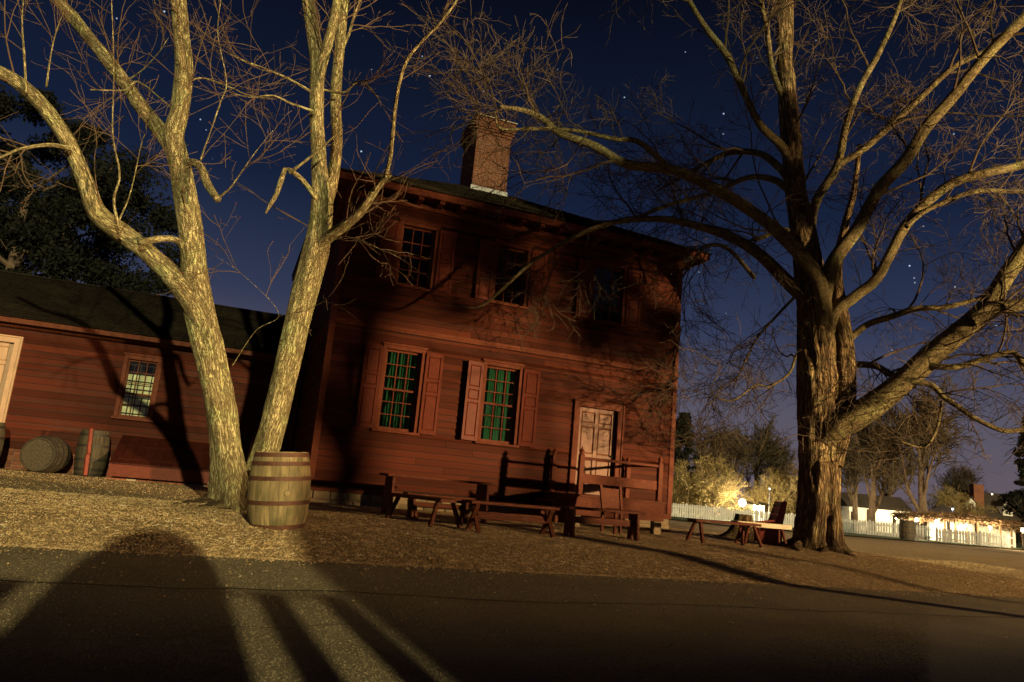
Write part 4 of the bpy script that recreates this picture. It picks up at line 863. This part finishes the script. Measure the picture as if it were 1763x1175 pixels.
def cleft(a, l):
    r = .34*math.exp(-l*2.6)*(.5+.9*abs(math.sin(a*2.0+.9)))
    d = math.atan2(math.sin(a-CLEFT), math.cos(a-CLEFT)); r -= .34*math.exp(-(d/.20)**2)*math.exp(-((l-.4)/2.2)**2)
    d2 = math.atan2(math.sin(a-CLEFT-.9), math.cos(a-CLEFT-.9)); r -= .14*math.exp(-(d2/.12)**2)*math.exp(-((l-2.5)/2.0)**2)
    return r
# the deep cleft faces the street: find the ring angle that points at -Y
_T, _U, _V = frames(T0[0]); tod = np.array([-.25, -1, 0]); CLEFT = math.atan2(float(tod@_V[40]), float(tod@_U[40]))
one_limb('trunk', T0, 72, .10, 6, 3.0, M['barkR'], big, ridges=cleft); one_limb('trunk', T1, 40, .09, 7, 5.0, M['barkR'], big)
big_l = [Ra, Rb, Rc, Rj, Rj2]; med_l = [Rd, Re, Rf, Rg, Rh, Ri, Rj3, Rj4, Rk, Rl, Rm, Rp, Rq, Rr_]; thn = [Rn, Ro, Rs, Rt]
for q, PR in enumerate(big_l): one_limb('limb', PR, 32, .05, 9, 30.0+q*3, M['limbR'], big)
for q, PR in enumerate(med_l): one_limb('limb', PR, 16, .05, 10, 60.0+q*3, M['limbR'], big)
for q, PR in enumerate(thn): one_limb('branch', PR, 8, .05, 10, 160.0+q*3, M['limbR'], big)
for a, ln in ((3.4, 1.3), (2.8, 1.0), (4.2, .9), (5.0, 1.0), (5.8, .8), (.3, .7)):
    x = np.linspace(.35, ln, 14); aa = a+np.cumsum(rng.normal(0, .05, 14)); X = 12.65+x*np.cos(aa); Y = 13.5+x*np.sin(aa); P = np.stack([X, Y, gz(X, Y)+.10*np.exp(-(x-.35)*3)-.02], 1)
    one_limb('root', (P, np.linspace(.16, .02, 14)), 14, .10, 8, a*3, M['barkR'], big)
mb = MB(); A, B = stack([T0]+big_l+med_l+thn)
C0, R0 = grow(A[:, 3:], B[:, 3:], 6, 3.0, 9, (.45, 1.05), .17, .03, .45, .034, .3, .2)
def lift(C, Rr, zmin=2.3):
    k_ = C[:, :, 2].min(1) > zmin; return C[k_], Rr[k_]
C0, R0 = lift(C0, R0)
A1 = np.concatenate([spline(c, 16)[None] for c in C0]); B1 = np.array([np.interp(np.linspace(0, 1, 16), np.linspace(0, 1, 9), r) for r in R0])
AA = np.concatenate([A, A1]); BB = np.concatenate([B, B1])
C1, R1 = grow(AA, BB, 7, 1.8, 10, (.45, 1.05), .18, -.01, .5, .014, .4, .28)
C2, R2_ = grow(C1, R1, 5, .85, 7, (.45, 1.0), .20, -.02, .7, .0058, .5, .2)
C3, R3 = grow(C2, R2_, 2, .38, 5, (.4, .9), .20, .0, .8, .0036, .7, .2)
C1, R1 = lift(C1, R1, 2.2); C2, R2_ = lift(C2, R2_, 2.2); C3, R3 = lift(C3, R3, 2.2)
tubes(mb, C0, R0, 6); tubes(mb, C1, np.maximum(R1, .007), 4); tubes(mb, C2, np.maximum(R2_, .0050), 3); tubes(mb, C3, np.maximum(R3, .0038), 3)
tw = W_(mb, 'twigs', M['twigR'], big); tw['kind'] = 'stuff'

# ------------------------------------------------------------------ distant bare trees
def bare_tree_mesh(seed, H, spreadk=1.0, dense=1.0, lean=0.0, multi=3):
    global rng
    keep_rng = rng; rng = np.random.default_rng(seed)
    tk = MB(); z = np.linspace(0, H*.55, 10); P = np.stack([lean*z+np.cumsum(rng.normal(0, .03, 10)), np.cumsum(rng.normal(0, .03, 10)), z], 1); R = np.linspace(.03*H, .012*H, 10)
    trunk_tube(tk, P, R, 12, .06, 5, seed)
    A, B = P[None], R[None]
    C0, R0 = grow(A, B, 11, .55*H, 10, (.35, .85), .10, .10/spreadk, .55, .02*H, .25, .25); tubes(tk, C0, R0, 6)
    tb = tk.mesh('trunk'); tb.materials.append(M['bare'])
    cr = MB(); C1, R1 = grow(C0, R0, int(10*dense), .26*H, 8, (.4, .95), .16, .05, .5, .007*H, .3, .2)
    C2, R2_ = grow(C1, R1, 6, .12*H, 6, (.4, 1.0), .2, .03, .6, .0028*H, .5, .2); C3, R3 = grow(C2, R2_, 3, .06*H, 4, (.3, 1.0), .2, .02, .7, .0016*H, .7, .2)
    tubes(cr, C1, np.maximum(R1, .0035*H), 4); tubes(cr, C2, np.maximum(R2_, .0024*H), 3); tubes(cr, C3, np.maximum(R3, .0018*H), 3)
    c = cr.mesh('crown'); c.materials.append(M['twigR']); rng = keep_rng
    return tb, c
def leafy_mesh(seed, H, rx, m, n=9000, trunkh=.15, leaf=.16, shape='round', tr=1.0):
    global rng
    keep_rng = rng; rng = np.random.default_rng(seed)
    tk = MB(); z = np.linspace(0, H*.8, 8); P = np.stack([np.cumsum(rng.normal(0, .04, 8)), np.cumsum(rng.normal(0, .04, 8)), z], 1); R = np.linspace(.025*H, .008*H, 8)*tr; trunk_tube(tk, P, R, 10, .05, 5, seed)
    C0, R0 = grow(P[None], R[None], 22, rx*1.1, 6, (.8, 1.4), .12, .03, .5, .012*H, .3, .2); tubes(tk, C0, R0, 5); tb = tk.mesh('trunk'); tb.materials.append(M['bare'])
    # clumps of leaves spread unevenly through the crown
    nc = 150; u = rng.uniform(trunkh, 1, nc)
    prof = (lambda t: np.sqrt(np.clip(1-((t-.5)/.52)**2, .02, 1))) if shape == 'round' else (lambda t: np.clip(1.05-t, .04, 1)**.8)
    rr = prof(u)*rx*np.sqrt(rng.uniform(.1, 1, nc)); a = rng.uniform(0, 6.28, nc)
    cc = np.stack([rr*np.cos(a), rr*np.sin(a), u*H], 1); cs = rng.uniform(.08, .22, nc)*rx
    ids = rng.integers(0, nc, n); d = rng.normal(size=(n, 3)); d /= np.linalg.norm(d, axis=1)[:, None]
    pos = cc[ids]+d*(cs[ids]*rng.uniform(.3, 1.15, n))[:, None]*np.array([1, 1, .7])
    q = rng.normal(size=(n, 2, 3)); s = leaf*rng.uniform(.5, 1.3, n)[:, None]
    e1 = q[:, 0]/np.linalg.norm(q[:, 0], axis=1)[:, None]*s; e2 = np.cross(e1, q[:, 1]); e2 = e2/np.linalg.norm(e2, axis=1)[:, None]*s*.5
    V = np.stack([pos-e1, pos-e2, pos+e1, pos+e2], 1).reshape(-1, 3); F = np.arange(4*n).reshape(n, 4)
    lf = MB(); lf.add(V, [F]); c = lf.mesh('crown'); c.materials.append(m); rng = keep_rng
    return tb, c
def put_tree(name, label, meshes, loc, s=1.0, rz=0.0, group=None):
    t = thing(name, label, 'tree', loc, rz, group); t.scale = (s, s, s)
    link('trunk', meshes[0], t); link('crown', meshes[1], t); return t
EV = leafy_mesh(4, 11.5, 5.0, M['everg'], 150000, .05, .075, 'round')
p = atD(70, 560, 27.0); put_tree('evergreen_tree', 'dark dense evergreen tree towering behind the low wing roof', EV, (p[0]-1.3, p[1], .4), 1.12)
p = atD(-60, 560, 29.0); put_tree('evergreen_tree', 'dark evergreen at the left edge behind the low wing', EV, (p[0]-1.8, p[1], .4), 1.1, 2.0)
BT = [bare_tree_mesh(21, 10, 1.0), bare_tree_mesh(22, 10, .7, 1.1, .05), bare_tree_mesh(23, 10, 1.4, 1.2, -.04)]
def twig_bush_mesh(seed, H=6.0):
    global rng
    keep_rng = rng; rng = np.random.default_rng(seed); tk = MB()
    z = np.linspace(0, .5, 5); P = np.stack([z*0, z*0, z], 1)[None]; R = np.linspace(.14, .10, 5)[None]
    C0, R0 = grow(P, R, 16, H*.75, 10, (.25, 1.05), .13, .06, .6, .07, .25, .3); tubes(tk, C0, R0, 6); tb = tk.mesh('trunk'); tb.materials.append(M['bare'])
    cr = MB(); C1, R1 = grow(C0, R0, 14, 1.7, 8, (.4, 1.0), .18, .0, .5, .022, .4, .15); C2, R2 = grow(C1, R1, 7, .8, 6, (.4, 1.1), .22, -.02, .6, .013, .5, .15); C3, R3 = grow(C2, R2, 3, .45, 4, (.3, 1.1), .25, -.02, .7, .010, .6, .15)
    for C, r, q in ((C1, R1, .016), (C2, R2, .012), (C3, R3, .010)): tubes(cr, C, np.maximum(r, q), 3)
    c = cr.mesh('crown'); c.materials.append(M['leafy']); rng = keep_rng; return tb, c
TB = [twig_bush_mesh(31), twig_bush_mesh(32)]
far_tree = [ # px x, base y, depth, height m, kind, label
    (1170, 905, 62, 8.6, 'e', 'dark evergreen tree just right of the house corner'),
    (1205, 905, 75, 9.5, 0, 'bare tree behind the lamplit bushes near the house corner'),
    (1250, 905, 80, 10.5, 1, 'bare tree above the brightest lamp'),
    (1300, 908, 82, 11, 2, 'tall bare tree right of the brightest lamp'),
    (1345, 908, 85, 10, 0, 'bare tree nearest the left side of the great trunk'),
    (1475, 915, 60, 8.5, 1, 'thin bare tree just right of the great trunk'),
    (1500, 918, 55, 9.5, 2, 'bare tree in the middle of the dark grove behind the fence'),
    (1532, 918, 66, 10.5, 0, 'bare tree behind the white fence left of the far barrel'),
    (1590, 915, 52, 11.2, 2, 'broad bare tree standing over the lit arbour'),
    (1655, 915, 90, 9.5, 1, 'distant bare tree above the pyramid roof'),
    (1790, 925, 60, 11.0, 'e2', 'dark evergreen at the right edge before the dormered house')]
EV2 = leafy_mesh(14, 9, 2.4, M['everg'], 26000, .05, .12, 'cone')
for i, (x, y, D, Ht, kd, lb) in enumerate(far_tree):
    d = ray(x, y); P = CO+d*D; zz = float(gz(P[0], P[1]))
    if isinstance(kd, str): put_tree('evergreen_tree', lb, EV2, (P[0], P[1], zz-.05), Ht/9, i)
    else: put_tree('bare_tree', lb, BT[kd], (P[0], P[1], zz-.05), Ht/10, i*1.3, 'bare trees beyond the yard')
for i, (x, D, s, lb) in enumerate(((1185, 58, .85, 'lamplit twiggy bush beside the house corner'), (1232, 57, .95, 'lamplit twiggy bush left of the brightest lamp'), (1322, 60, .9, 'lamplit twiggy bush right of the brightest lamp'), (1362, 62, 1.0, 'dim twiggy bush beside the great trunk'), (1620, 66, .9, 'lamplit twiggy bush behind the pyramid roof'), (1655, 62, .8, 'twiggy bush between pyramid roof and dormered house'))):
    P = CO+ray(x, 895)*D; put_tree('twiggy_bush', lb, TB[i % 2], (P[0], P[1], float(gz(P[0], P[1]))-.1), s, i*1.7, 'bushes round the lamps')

# ------------------------------------------------------------------ stump beside the slab bench
ps = gpt(1279, 928); stp = thing('flared_stump', 'grey flared tree stump between the slab bench and settle', 'stump', ps)
mb = MB(); z = np.linspace(-.05, .62, 26); P = np.stack([ps[0]+z*.02, ps[1]+z*0, ps[2]+z], 1)
trunk_tube(mb, P, .16+.42*np.exp(-np.clip(z, 0, 1)*3.6), 44, .06, 7, 9.0, ridges=lambda a, l: .28*math.exp(-l*4)*math.sin(a*5))
W_(mb, 'stump_wood', M['barkR'], stp, smooth=True)

# ------------------------------------------------------------------ far fence, lit buildings and lamps
def fence_run(label, xa, xb, D0, D1, h, lit=False):
    A = CO+ray(*xa)*D0; B = CO+ray(*xb)*D1; A[2] = float(gz(A[0], A[1])); B[2] = float(gz(B[0], B[1])); L = np.linalg.norm((B-A)[:2]); rz = math.atan2(B[1]-A[1], B[0]-A[0])
    t = thing('white_fence', label, 'fence', A, rz); n = int(L/.16)
    k = MB(); sl = (B[2]-A[2])/L
    for i in range(n):
        x = i*.16; hh = h*rng.uniform(.97, 1.02); k.prism([(x, .04+sl*x), (x+.12, .04+sl*x), (x+.12, hh-.06+sl*x), (x+.06, hh+sl*x), (x, hh-.06+sl*x)], .02, (0, -.03, 0))
    o = k.build('pickets', M['fence'], t); o['kind'] = 'stuff'
    for i in range(int(L/2.4)+1):
        k = MB(); x = i*2.4; k.box(x-.05, x+.05, 0, .10, sl*x, h+.05+sl*x); k.build('post', M['fence'], t)
    for zz in (.25, .75):
        k = MB(); k.bar((0, .022, h*zz), (L, .022, h*zz+sl*L), .05, .08); k.build('rail', M['fence'], t)
fence_run('low white picket fence between the house corner and the great tree', (1120, 905), (1400, 905), 50, 50, .95)
fence_run('low white picket fence right of the great trunk before the dark grove', (1430, 912), (1605, 916), 50, 47, .95)
fence_run('low pale picket fence in front of the lit arbour', (1612, 916), (1745, 920), 46, 43, .85)
def lantern_post(label, px, py, D, h=None, power=300, glow='lamp', col=(1, .78, .42), r=.11, post=True, cat='lamp'):
    P = CO+ray(px, py)*D; g = float(gz(P[0], P[1])); z = P[2]
    t = thing('lamp_post' if post else 'wall_lamp', label, cat, (P[0], P[1], g if post else z))
    b = z-(g if post else z)
    if post:
        k = MB(); k.lathe([(.09, 0), (.09, .15), (.045, .25), (.035, b-.28), (.06, b-.22)], 10); k.build('post', M['iron'], t, smooth=True)
    k = MB(); k.lathe([(.07, b-.20), (.13, b+.14), (.16, b+.15), (.05, b+.27), (.02, b+.33)], 6); 
    f = MB()
    for i in range(4):
        a = math.pi/4+i*math.pi/2; f.bar((.075*math.cos(a), .075*math.sin(a), b-.2), (.135*math.cos(a), .135*math.sin(a), b+.15), .014, .014)
    f.lathe([(.155, b+.15), (.05, b+.26), (.018, b+.32)], 8); f.lathe([(.08, b-.215), (.08, b-.195)], 8); f.build('lantern_frame', M['iron'], t)
    k = MB(); k.lathe([(.0, b-r*.9), (r*.6, b-r*.6), (r*.85, b-.02), (r*.6, b+r*.6), (0, b+r*.9)], 10, cap=False); g_ = k.build('glowing_globe', M[glow], t, smooth=True)
    L = bpy.data.lights.new('lamp_light', 'POINT'); L.energy = power; L.color = col; L.shadow_soft_size = .12; lo = bpy.data.objects.new('lamp_light', L); COL.objects.link(lo); lo.parent = t; lo.location = (0, 0, b); lo['kind'] = 'helper'
    try: g_.visible_shadow = True
    except Exception: pass
    return t

lantern_post('brightest lantern post glaring over the fence right of the house', 1278, 866, 54.5, power=3300.0, r=.34)
lantern_post('second bright lantern post just right of the brightest one', 1304, 875, 56, power=1600.0, r=.2)
lantern_post('tall thin lamp post with a small light near the settle', 1325, 842, 56, power=60, r=.06, glow='lampw')
lantern_post('small lamp glowing low beside the white outbuilding', 1215, 870, 62, power=120.0, r=.07)
# white outbuilding beyond the fence
def low_building(name, label, xa, xb, yb, D, h, m, roofh, wins=(), roofm='thatch', depth=4.0, cat='building'):
    A = CO+ray(xa, yb)*D; B = CO+ray(xb, yb)*D; A[2] = B[2] = min(float(gz(A[0], A[1])), float(gz(B[0], B[1])))-.05; L = np.linalg.norm((B-A)[:2]); rz = math.atan2(B[1]-A[1], B[0]-A[0])
    t = thing(name, label, cat, A, rz)
    k = MB(); k.box(0, L, 0, depth, 0, h); k.build('wall', M[m], t)
    if roofh:
        k = MB(); k.prism([(-.25, h), (depth/2, h+roofh), (depth+.25, h)], L+.4, (-.2, 0, 0), ((0, 1, 0), (0, 0, 1), (1, 0, 0))); k.build('roof', M[roofm], t)
    for (a, b, c, d) in wins:
        k = MB(); k.box(a*L, b*L, -.03, -.002, c*h, d*h); w = k.build('window' if c > .05 else 'door', M['dark'], t)
        f = MB(); f.box(a*L-.05, a*L, -.05, -.002, c*h, d*h); f.box(b*L, b*L+.05, -.05, -.002, c*h, d*h); f.box(a*L-.05, b*L+.05, -.05, -.002, d*h, d*h+.05); f.build('window_frame', M['white'], w)
    return t, A, rz, L
low_building('white_outbuilding', 'low white outbuilding with dark windows behind the picket fence', 1160, 1262, 893, 66, 1.75, 'white', 1.0, [(.12, .2, .3, .85), (.45, .53, .3, .85), (.72, .8, .0, .9)])
low_building('lamplit_shed', 'small white shed lit by the second lantern post', 1296, 1316, 893, 58, 1.4, 'white', .35, [(.7, .8, .3, .8)])
lw = low_building('lit_white_house', 'long white building brightly lit behind the bare grove', 1462, 1568, 905, 62, 2.0, 'white', 1.2, [(.02, .10, 0, .8), (.28, .42, .0, .95), (.70, .76, .0, .8)])
ar = low_building('lit_white_wall', 'brightly lit long white wall under the vine arbour', 1600, 1748, 915, 50, 1.62, 'white', 0, [(.20, .24, 0, .9), (.52, .55, 0, .9)], depth=.3, cat='wall')
# vine arbour roof on posts before the lit wall
t_ar = thing('vine_arbour', 'long arbour with shaggy dry vine roof over the lit white wall', 'arbour', ar[1], ar[2]); L = ar[3]
k = MB(); n = 2600; X = rng.uniform(-2.2, L+.1, n); Y = rng.uniform(-1.9, .5, n); Z = 1.62+.16*rng.normal(size=n)*.6+.12*np.sin(X*.9)
d = rng.normal(size=(n, 3))*np.array([1, 1, .3]); d /= np.linalg.norm(d, axis=1)[:, None]; C = np.stack([X, Y, Z], 1)[:, None]+d[:, None]*np.linspace(-.35, .35, 4)[None, :, None]+rng.normal(size=(n, 4, 3))*.05
tubes(k, C, np.full((n, 4), .02), 3); o = k.build('vine_roof', M['vine'], t_ar); o['kind'] = 'stuff'
for i in range(9):
    k = MB(); x = i*L/8; k.bar((x, -1.8, 0), (x, -1.8, 1.6), .09, .09, (0, 1, 0)); k.build('post', M['vine'], t_ar)
for y in (-1.8, -.9, .05):
    k = MB(); k.bar((-.3, y, 1.57), (L+.1, y, 1.57), .07, .09); k.build('beam', M['vine'], t_ar)
# pyramid roofed pavilion
P = CO+ray(1624, 905)*56; P[2] = float(gz(P[0], P[1])); t = thing('pyramid_roof_pavilion', 'small building with dark pyramid roof behind the arbour', 'building', P, .5)
k = MB(); k.box(-.9, .9, -.9, .9, 0, 1.6); k.build('wall', M['white'], t)
k = MB(); k.add([(-1.35, -1.35, 1.6), (1.35, -1.35, 1.6), (1.35, 1.35, 1.6), (-1.35, 1.35, 1.6), (0, 0, 2.75)], [[[0, 1, 4], [1, 2, 4], [2, 3, 4], [3, 0, 4]], [[3, 2, 1, 0]]]); k.build('roof', M['thatch'], t)
# dormered house
P = CO+ray(1660, 915)*80; P[2] = 0; Q = CO+ray(1840, 920)*80; rz = math.atan2(Q[1]-P[1], Q[0]-P[0]); L = np.linalg.norm((Q-P)[:2])
dh = thing('dormered_house', 'far brick house with white dormers and a tall brick chimney', 'house', P, rz)
k = MB(); k.box(0, L, 0, 6, 0, 2.3); k.build('wall', M['brick'], dh)
k = MB(); k.prism([(-.3, 2.3), (3, 5.2), (6.3, 2.3)], L+.4, (-.2, 0, 0), ((0, 1, 0), (0, 0, 1), (1, 0, 0))); rf = k.build('roof', M['thatch'], dh)
k = MB(); k.box(1.75, 2.85, .9, 1.7, 2.3, 5.9); k.build('chimney', M['brick'], rf)
for x in (.35, 4.35, 7.8):
    k = MB(); k.prism([(x, 2.75), (x+1.05, 2.75), (x+1.05, 3.75), (x+.52, 4.3), (x, 3.75)], 1.6, (0, .05, 0)); d_ = k.build('dormer', M['white'], rf)
    k = MB(); k.prism([(x-.12, 3.70), (x+.52, 4.42), (x+1.17, 3.70), (x+1.17, 3.78), (x+.52, 4.52), (x-.12, 3.78)], 1.6, (0, -.02, 0)); k.build('dormer_roof', M['thatch'], dh)
    k = MB(); k.box(x+.27, x+.78, .015, .048, 2.95, 3.72); k.build('dormer_window', M['dark'], dh)
    k = MB(); k.box(x+.505, x+.545, .0, .013, 2.95, 3.72); k.box(x+.27, x+.504, .0, .013, 3.31, 3.35); k.box(x+.546, x+.78, .0, .013, 3.31, 3.35); k.build('muntins', M['white'], dh)
lantern_post('lamp on the lit white building behind the grove', 1543, 892, 60, power=650.0, r=.12, post=False)
lantern_post('bright lamp beside the far barrel at the arbour end', 1578, 895, 48.5, power=650.0, r=.16)
lantern_post('whitish lamp under the left part of the arbour', 1611, 897, 48.5, power=700.0, r=.11, post=False, glow='lampw')
lantern_post('small bluish lamp over the pyramid roof edge', 1640, 877, 54, power=60, r=.07, post=True, glow='lampw', col=(.8, .85, 1))
lantern_post('lamp under the middle of the arbour', 1663, 905, 48.0, power=520.0, r=.10, post=False)
lantern_post('lamp under the right part of the arbour', 1705, 909, 48.0, power=520.0, r=.10, post=False)
lantern_post('small lamp high on the dormered house chimney', 1708, 851, 78.5, power=60.0, r=.09, post=False)
lantern_post('bright lamp at the right edge of the photo by the arbour', 1761, 913, 42, power=520.0, r=.13)

# ------------------------------------------------------------------ unseen street side: the lamp, and things added to shade the scene
lm = thing('street_lamp', 'tall street lamp out of frame to the right that lights the house front', 'lamp', (25, -9.6, 0))
k = MB(); k.lathe([(.12, 0), (.12, .4), (.06, .5), (.045, 4.3)], 12); k.build('post', M['iron'], lm, smooth=True)
k = MB(); k.lathe([(.22, 4.98), (.06, 5.15), (.02, 5.25)], 8); k.lathe([(.12, 4.3), (.12, 4.34)], 8); k.build('lantern_frame', M['iron'], lm)
k = MB(); k.lathe([(0, 4.42), (.1, 4.45), (.15, 4.6), (.12, 4.8), (0, 4.85)], 12, cap=False); k.build('glowing_globe', M['lamp'], lm, smooth=True)
L2 = bpy.data.lights.new('street_lamp_light', 'POINT'); L2.energy = 88000; L2.color = (1.0, .64, .30); L2.shadow_soft_size = .38
lo = bpy.data.objects.new('street_lamp_light', L2); COL.objects.link(lo); lo.parent = lm; lo.location = (0, 0, 4.65); lo['kind'] = 'helper'
def shade_fence():
    t = thing('roadside_fence', 'boarded roadside fence behind the camera, with an added light screen on top', 'fence', (0, -3.0, 0))
    Y = -3.0
    def b(x0, x1, h, nm='board'):
        k = MB(); k.box(x0, x1, Y-.03, Y, 0, h); W_(k, nm, M['wood'], t)
    x = -16.0
    while x < .28: b(x, min(x+.2, .28), 1.90); x += .205
    for x in np.arange(1.95, 8, .205): b(x, x+.2, 1.72)
    for x in np.arange(8.1, 26, .205): b(x, x+.2, 2.6)  # raised here to keep lamp light off the near road
    k = MB()
    for x in np.arange(8.1, 26, .10): k.box(x, x+.048, Y-.028, Y-.004, 2.6, 3.6)  # slats added to thin the street lamp light on the ground
    o = W_(k, 'shade_lattice', M['wood'], t); o['kind'] = 'stuff'
    k = MB(); k.box(-2.4, -.80, Y+.002, Y+.05, 0, 2.34); W_(k, 'side_panel', M['wood'], t)
    b(.90, 1.14, 2.28, 'post'); b(1.42, 1.64, 2.28, 'post')
    k = MB(); k.box(-.2, 2.0, Y+.001, Y+.06, 2.26, 2.30); W_(k, 'rail', M['wood'], t)
shade_fence()
t = thing('shadow_gate', 'arched board gate added behind the camera to cast a round shadow', 'gate', (-.05, -2.9, 0))  # unseen stand-in shaped to cast the rounded shadow on the road
k = MB(); an = np.linspace(0, math.pi, 17); k.prism([(-.62, 0), (.68, 0)]+[(.68-.65*(1-math.cos(a)), 2.22+1.0*math.sin(a)**.8) for a in an], .06, (-.0, -2.9, 0)); W_(k, 'gate_leaf', M['wood'], t)
b2_ = thing('shading_house', 'plain brick block added behind the camera to shade the right side', 'house', (7, -9, 0))
k = MB(); k.box(2.15, 8.2, -12, -5, 0, 12.0); k.box(8.2, 16, -12.2, -5.2, 0, 15.5); W_(k, 'wall', M['brick'], b2_)  # unseen block, its height set to keep the low sun off the house
k = MB(); k.box(2.0, 8.19, -12.1, -4.9, 12.001, 12.3); k.box(8.05, 16.2, -12.3, -5.1, 15.501, 15.8); W_(k, 'parapet', M['trim'], b2_)
t = thing('added_shadow_trunk', 'bare trunk added out of frame to shadow the left of the house', 'tree', (12.9, 4.0, 0), .6); t.scale = (.72, .72, .85); link('trunk', BT[0][0], t)  # unseen crownless trunk, added for the shadow on the house's left part
put_tree('added_shade_tree', 'leafy crown added out of frame to darken the upper storey', leafy_mesh(41, 9.4, 2.5, M['everg'], 15000, .50, .12, tr=.35), (15.7, 3.4, 0), 1.0, 1.1)  # unseen crown put in the lamp's path to darken the upper storey
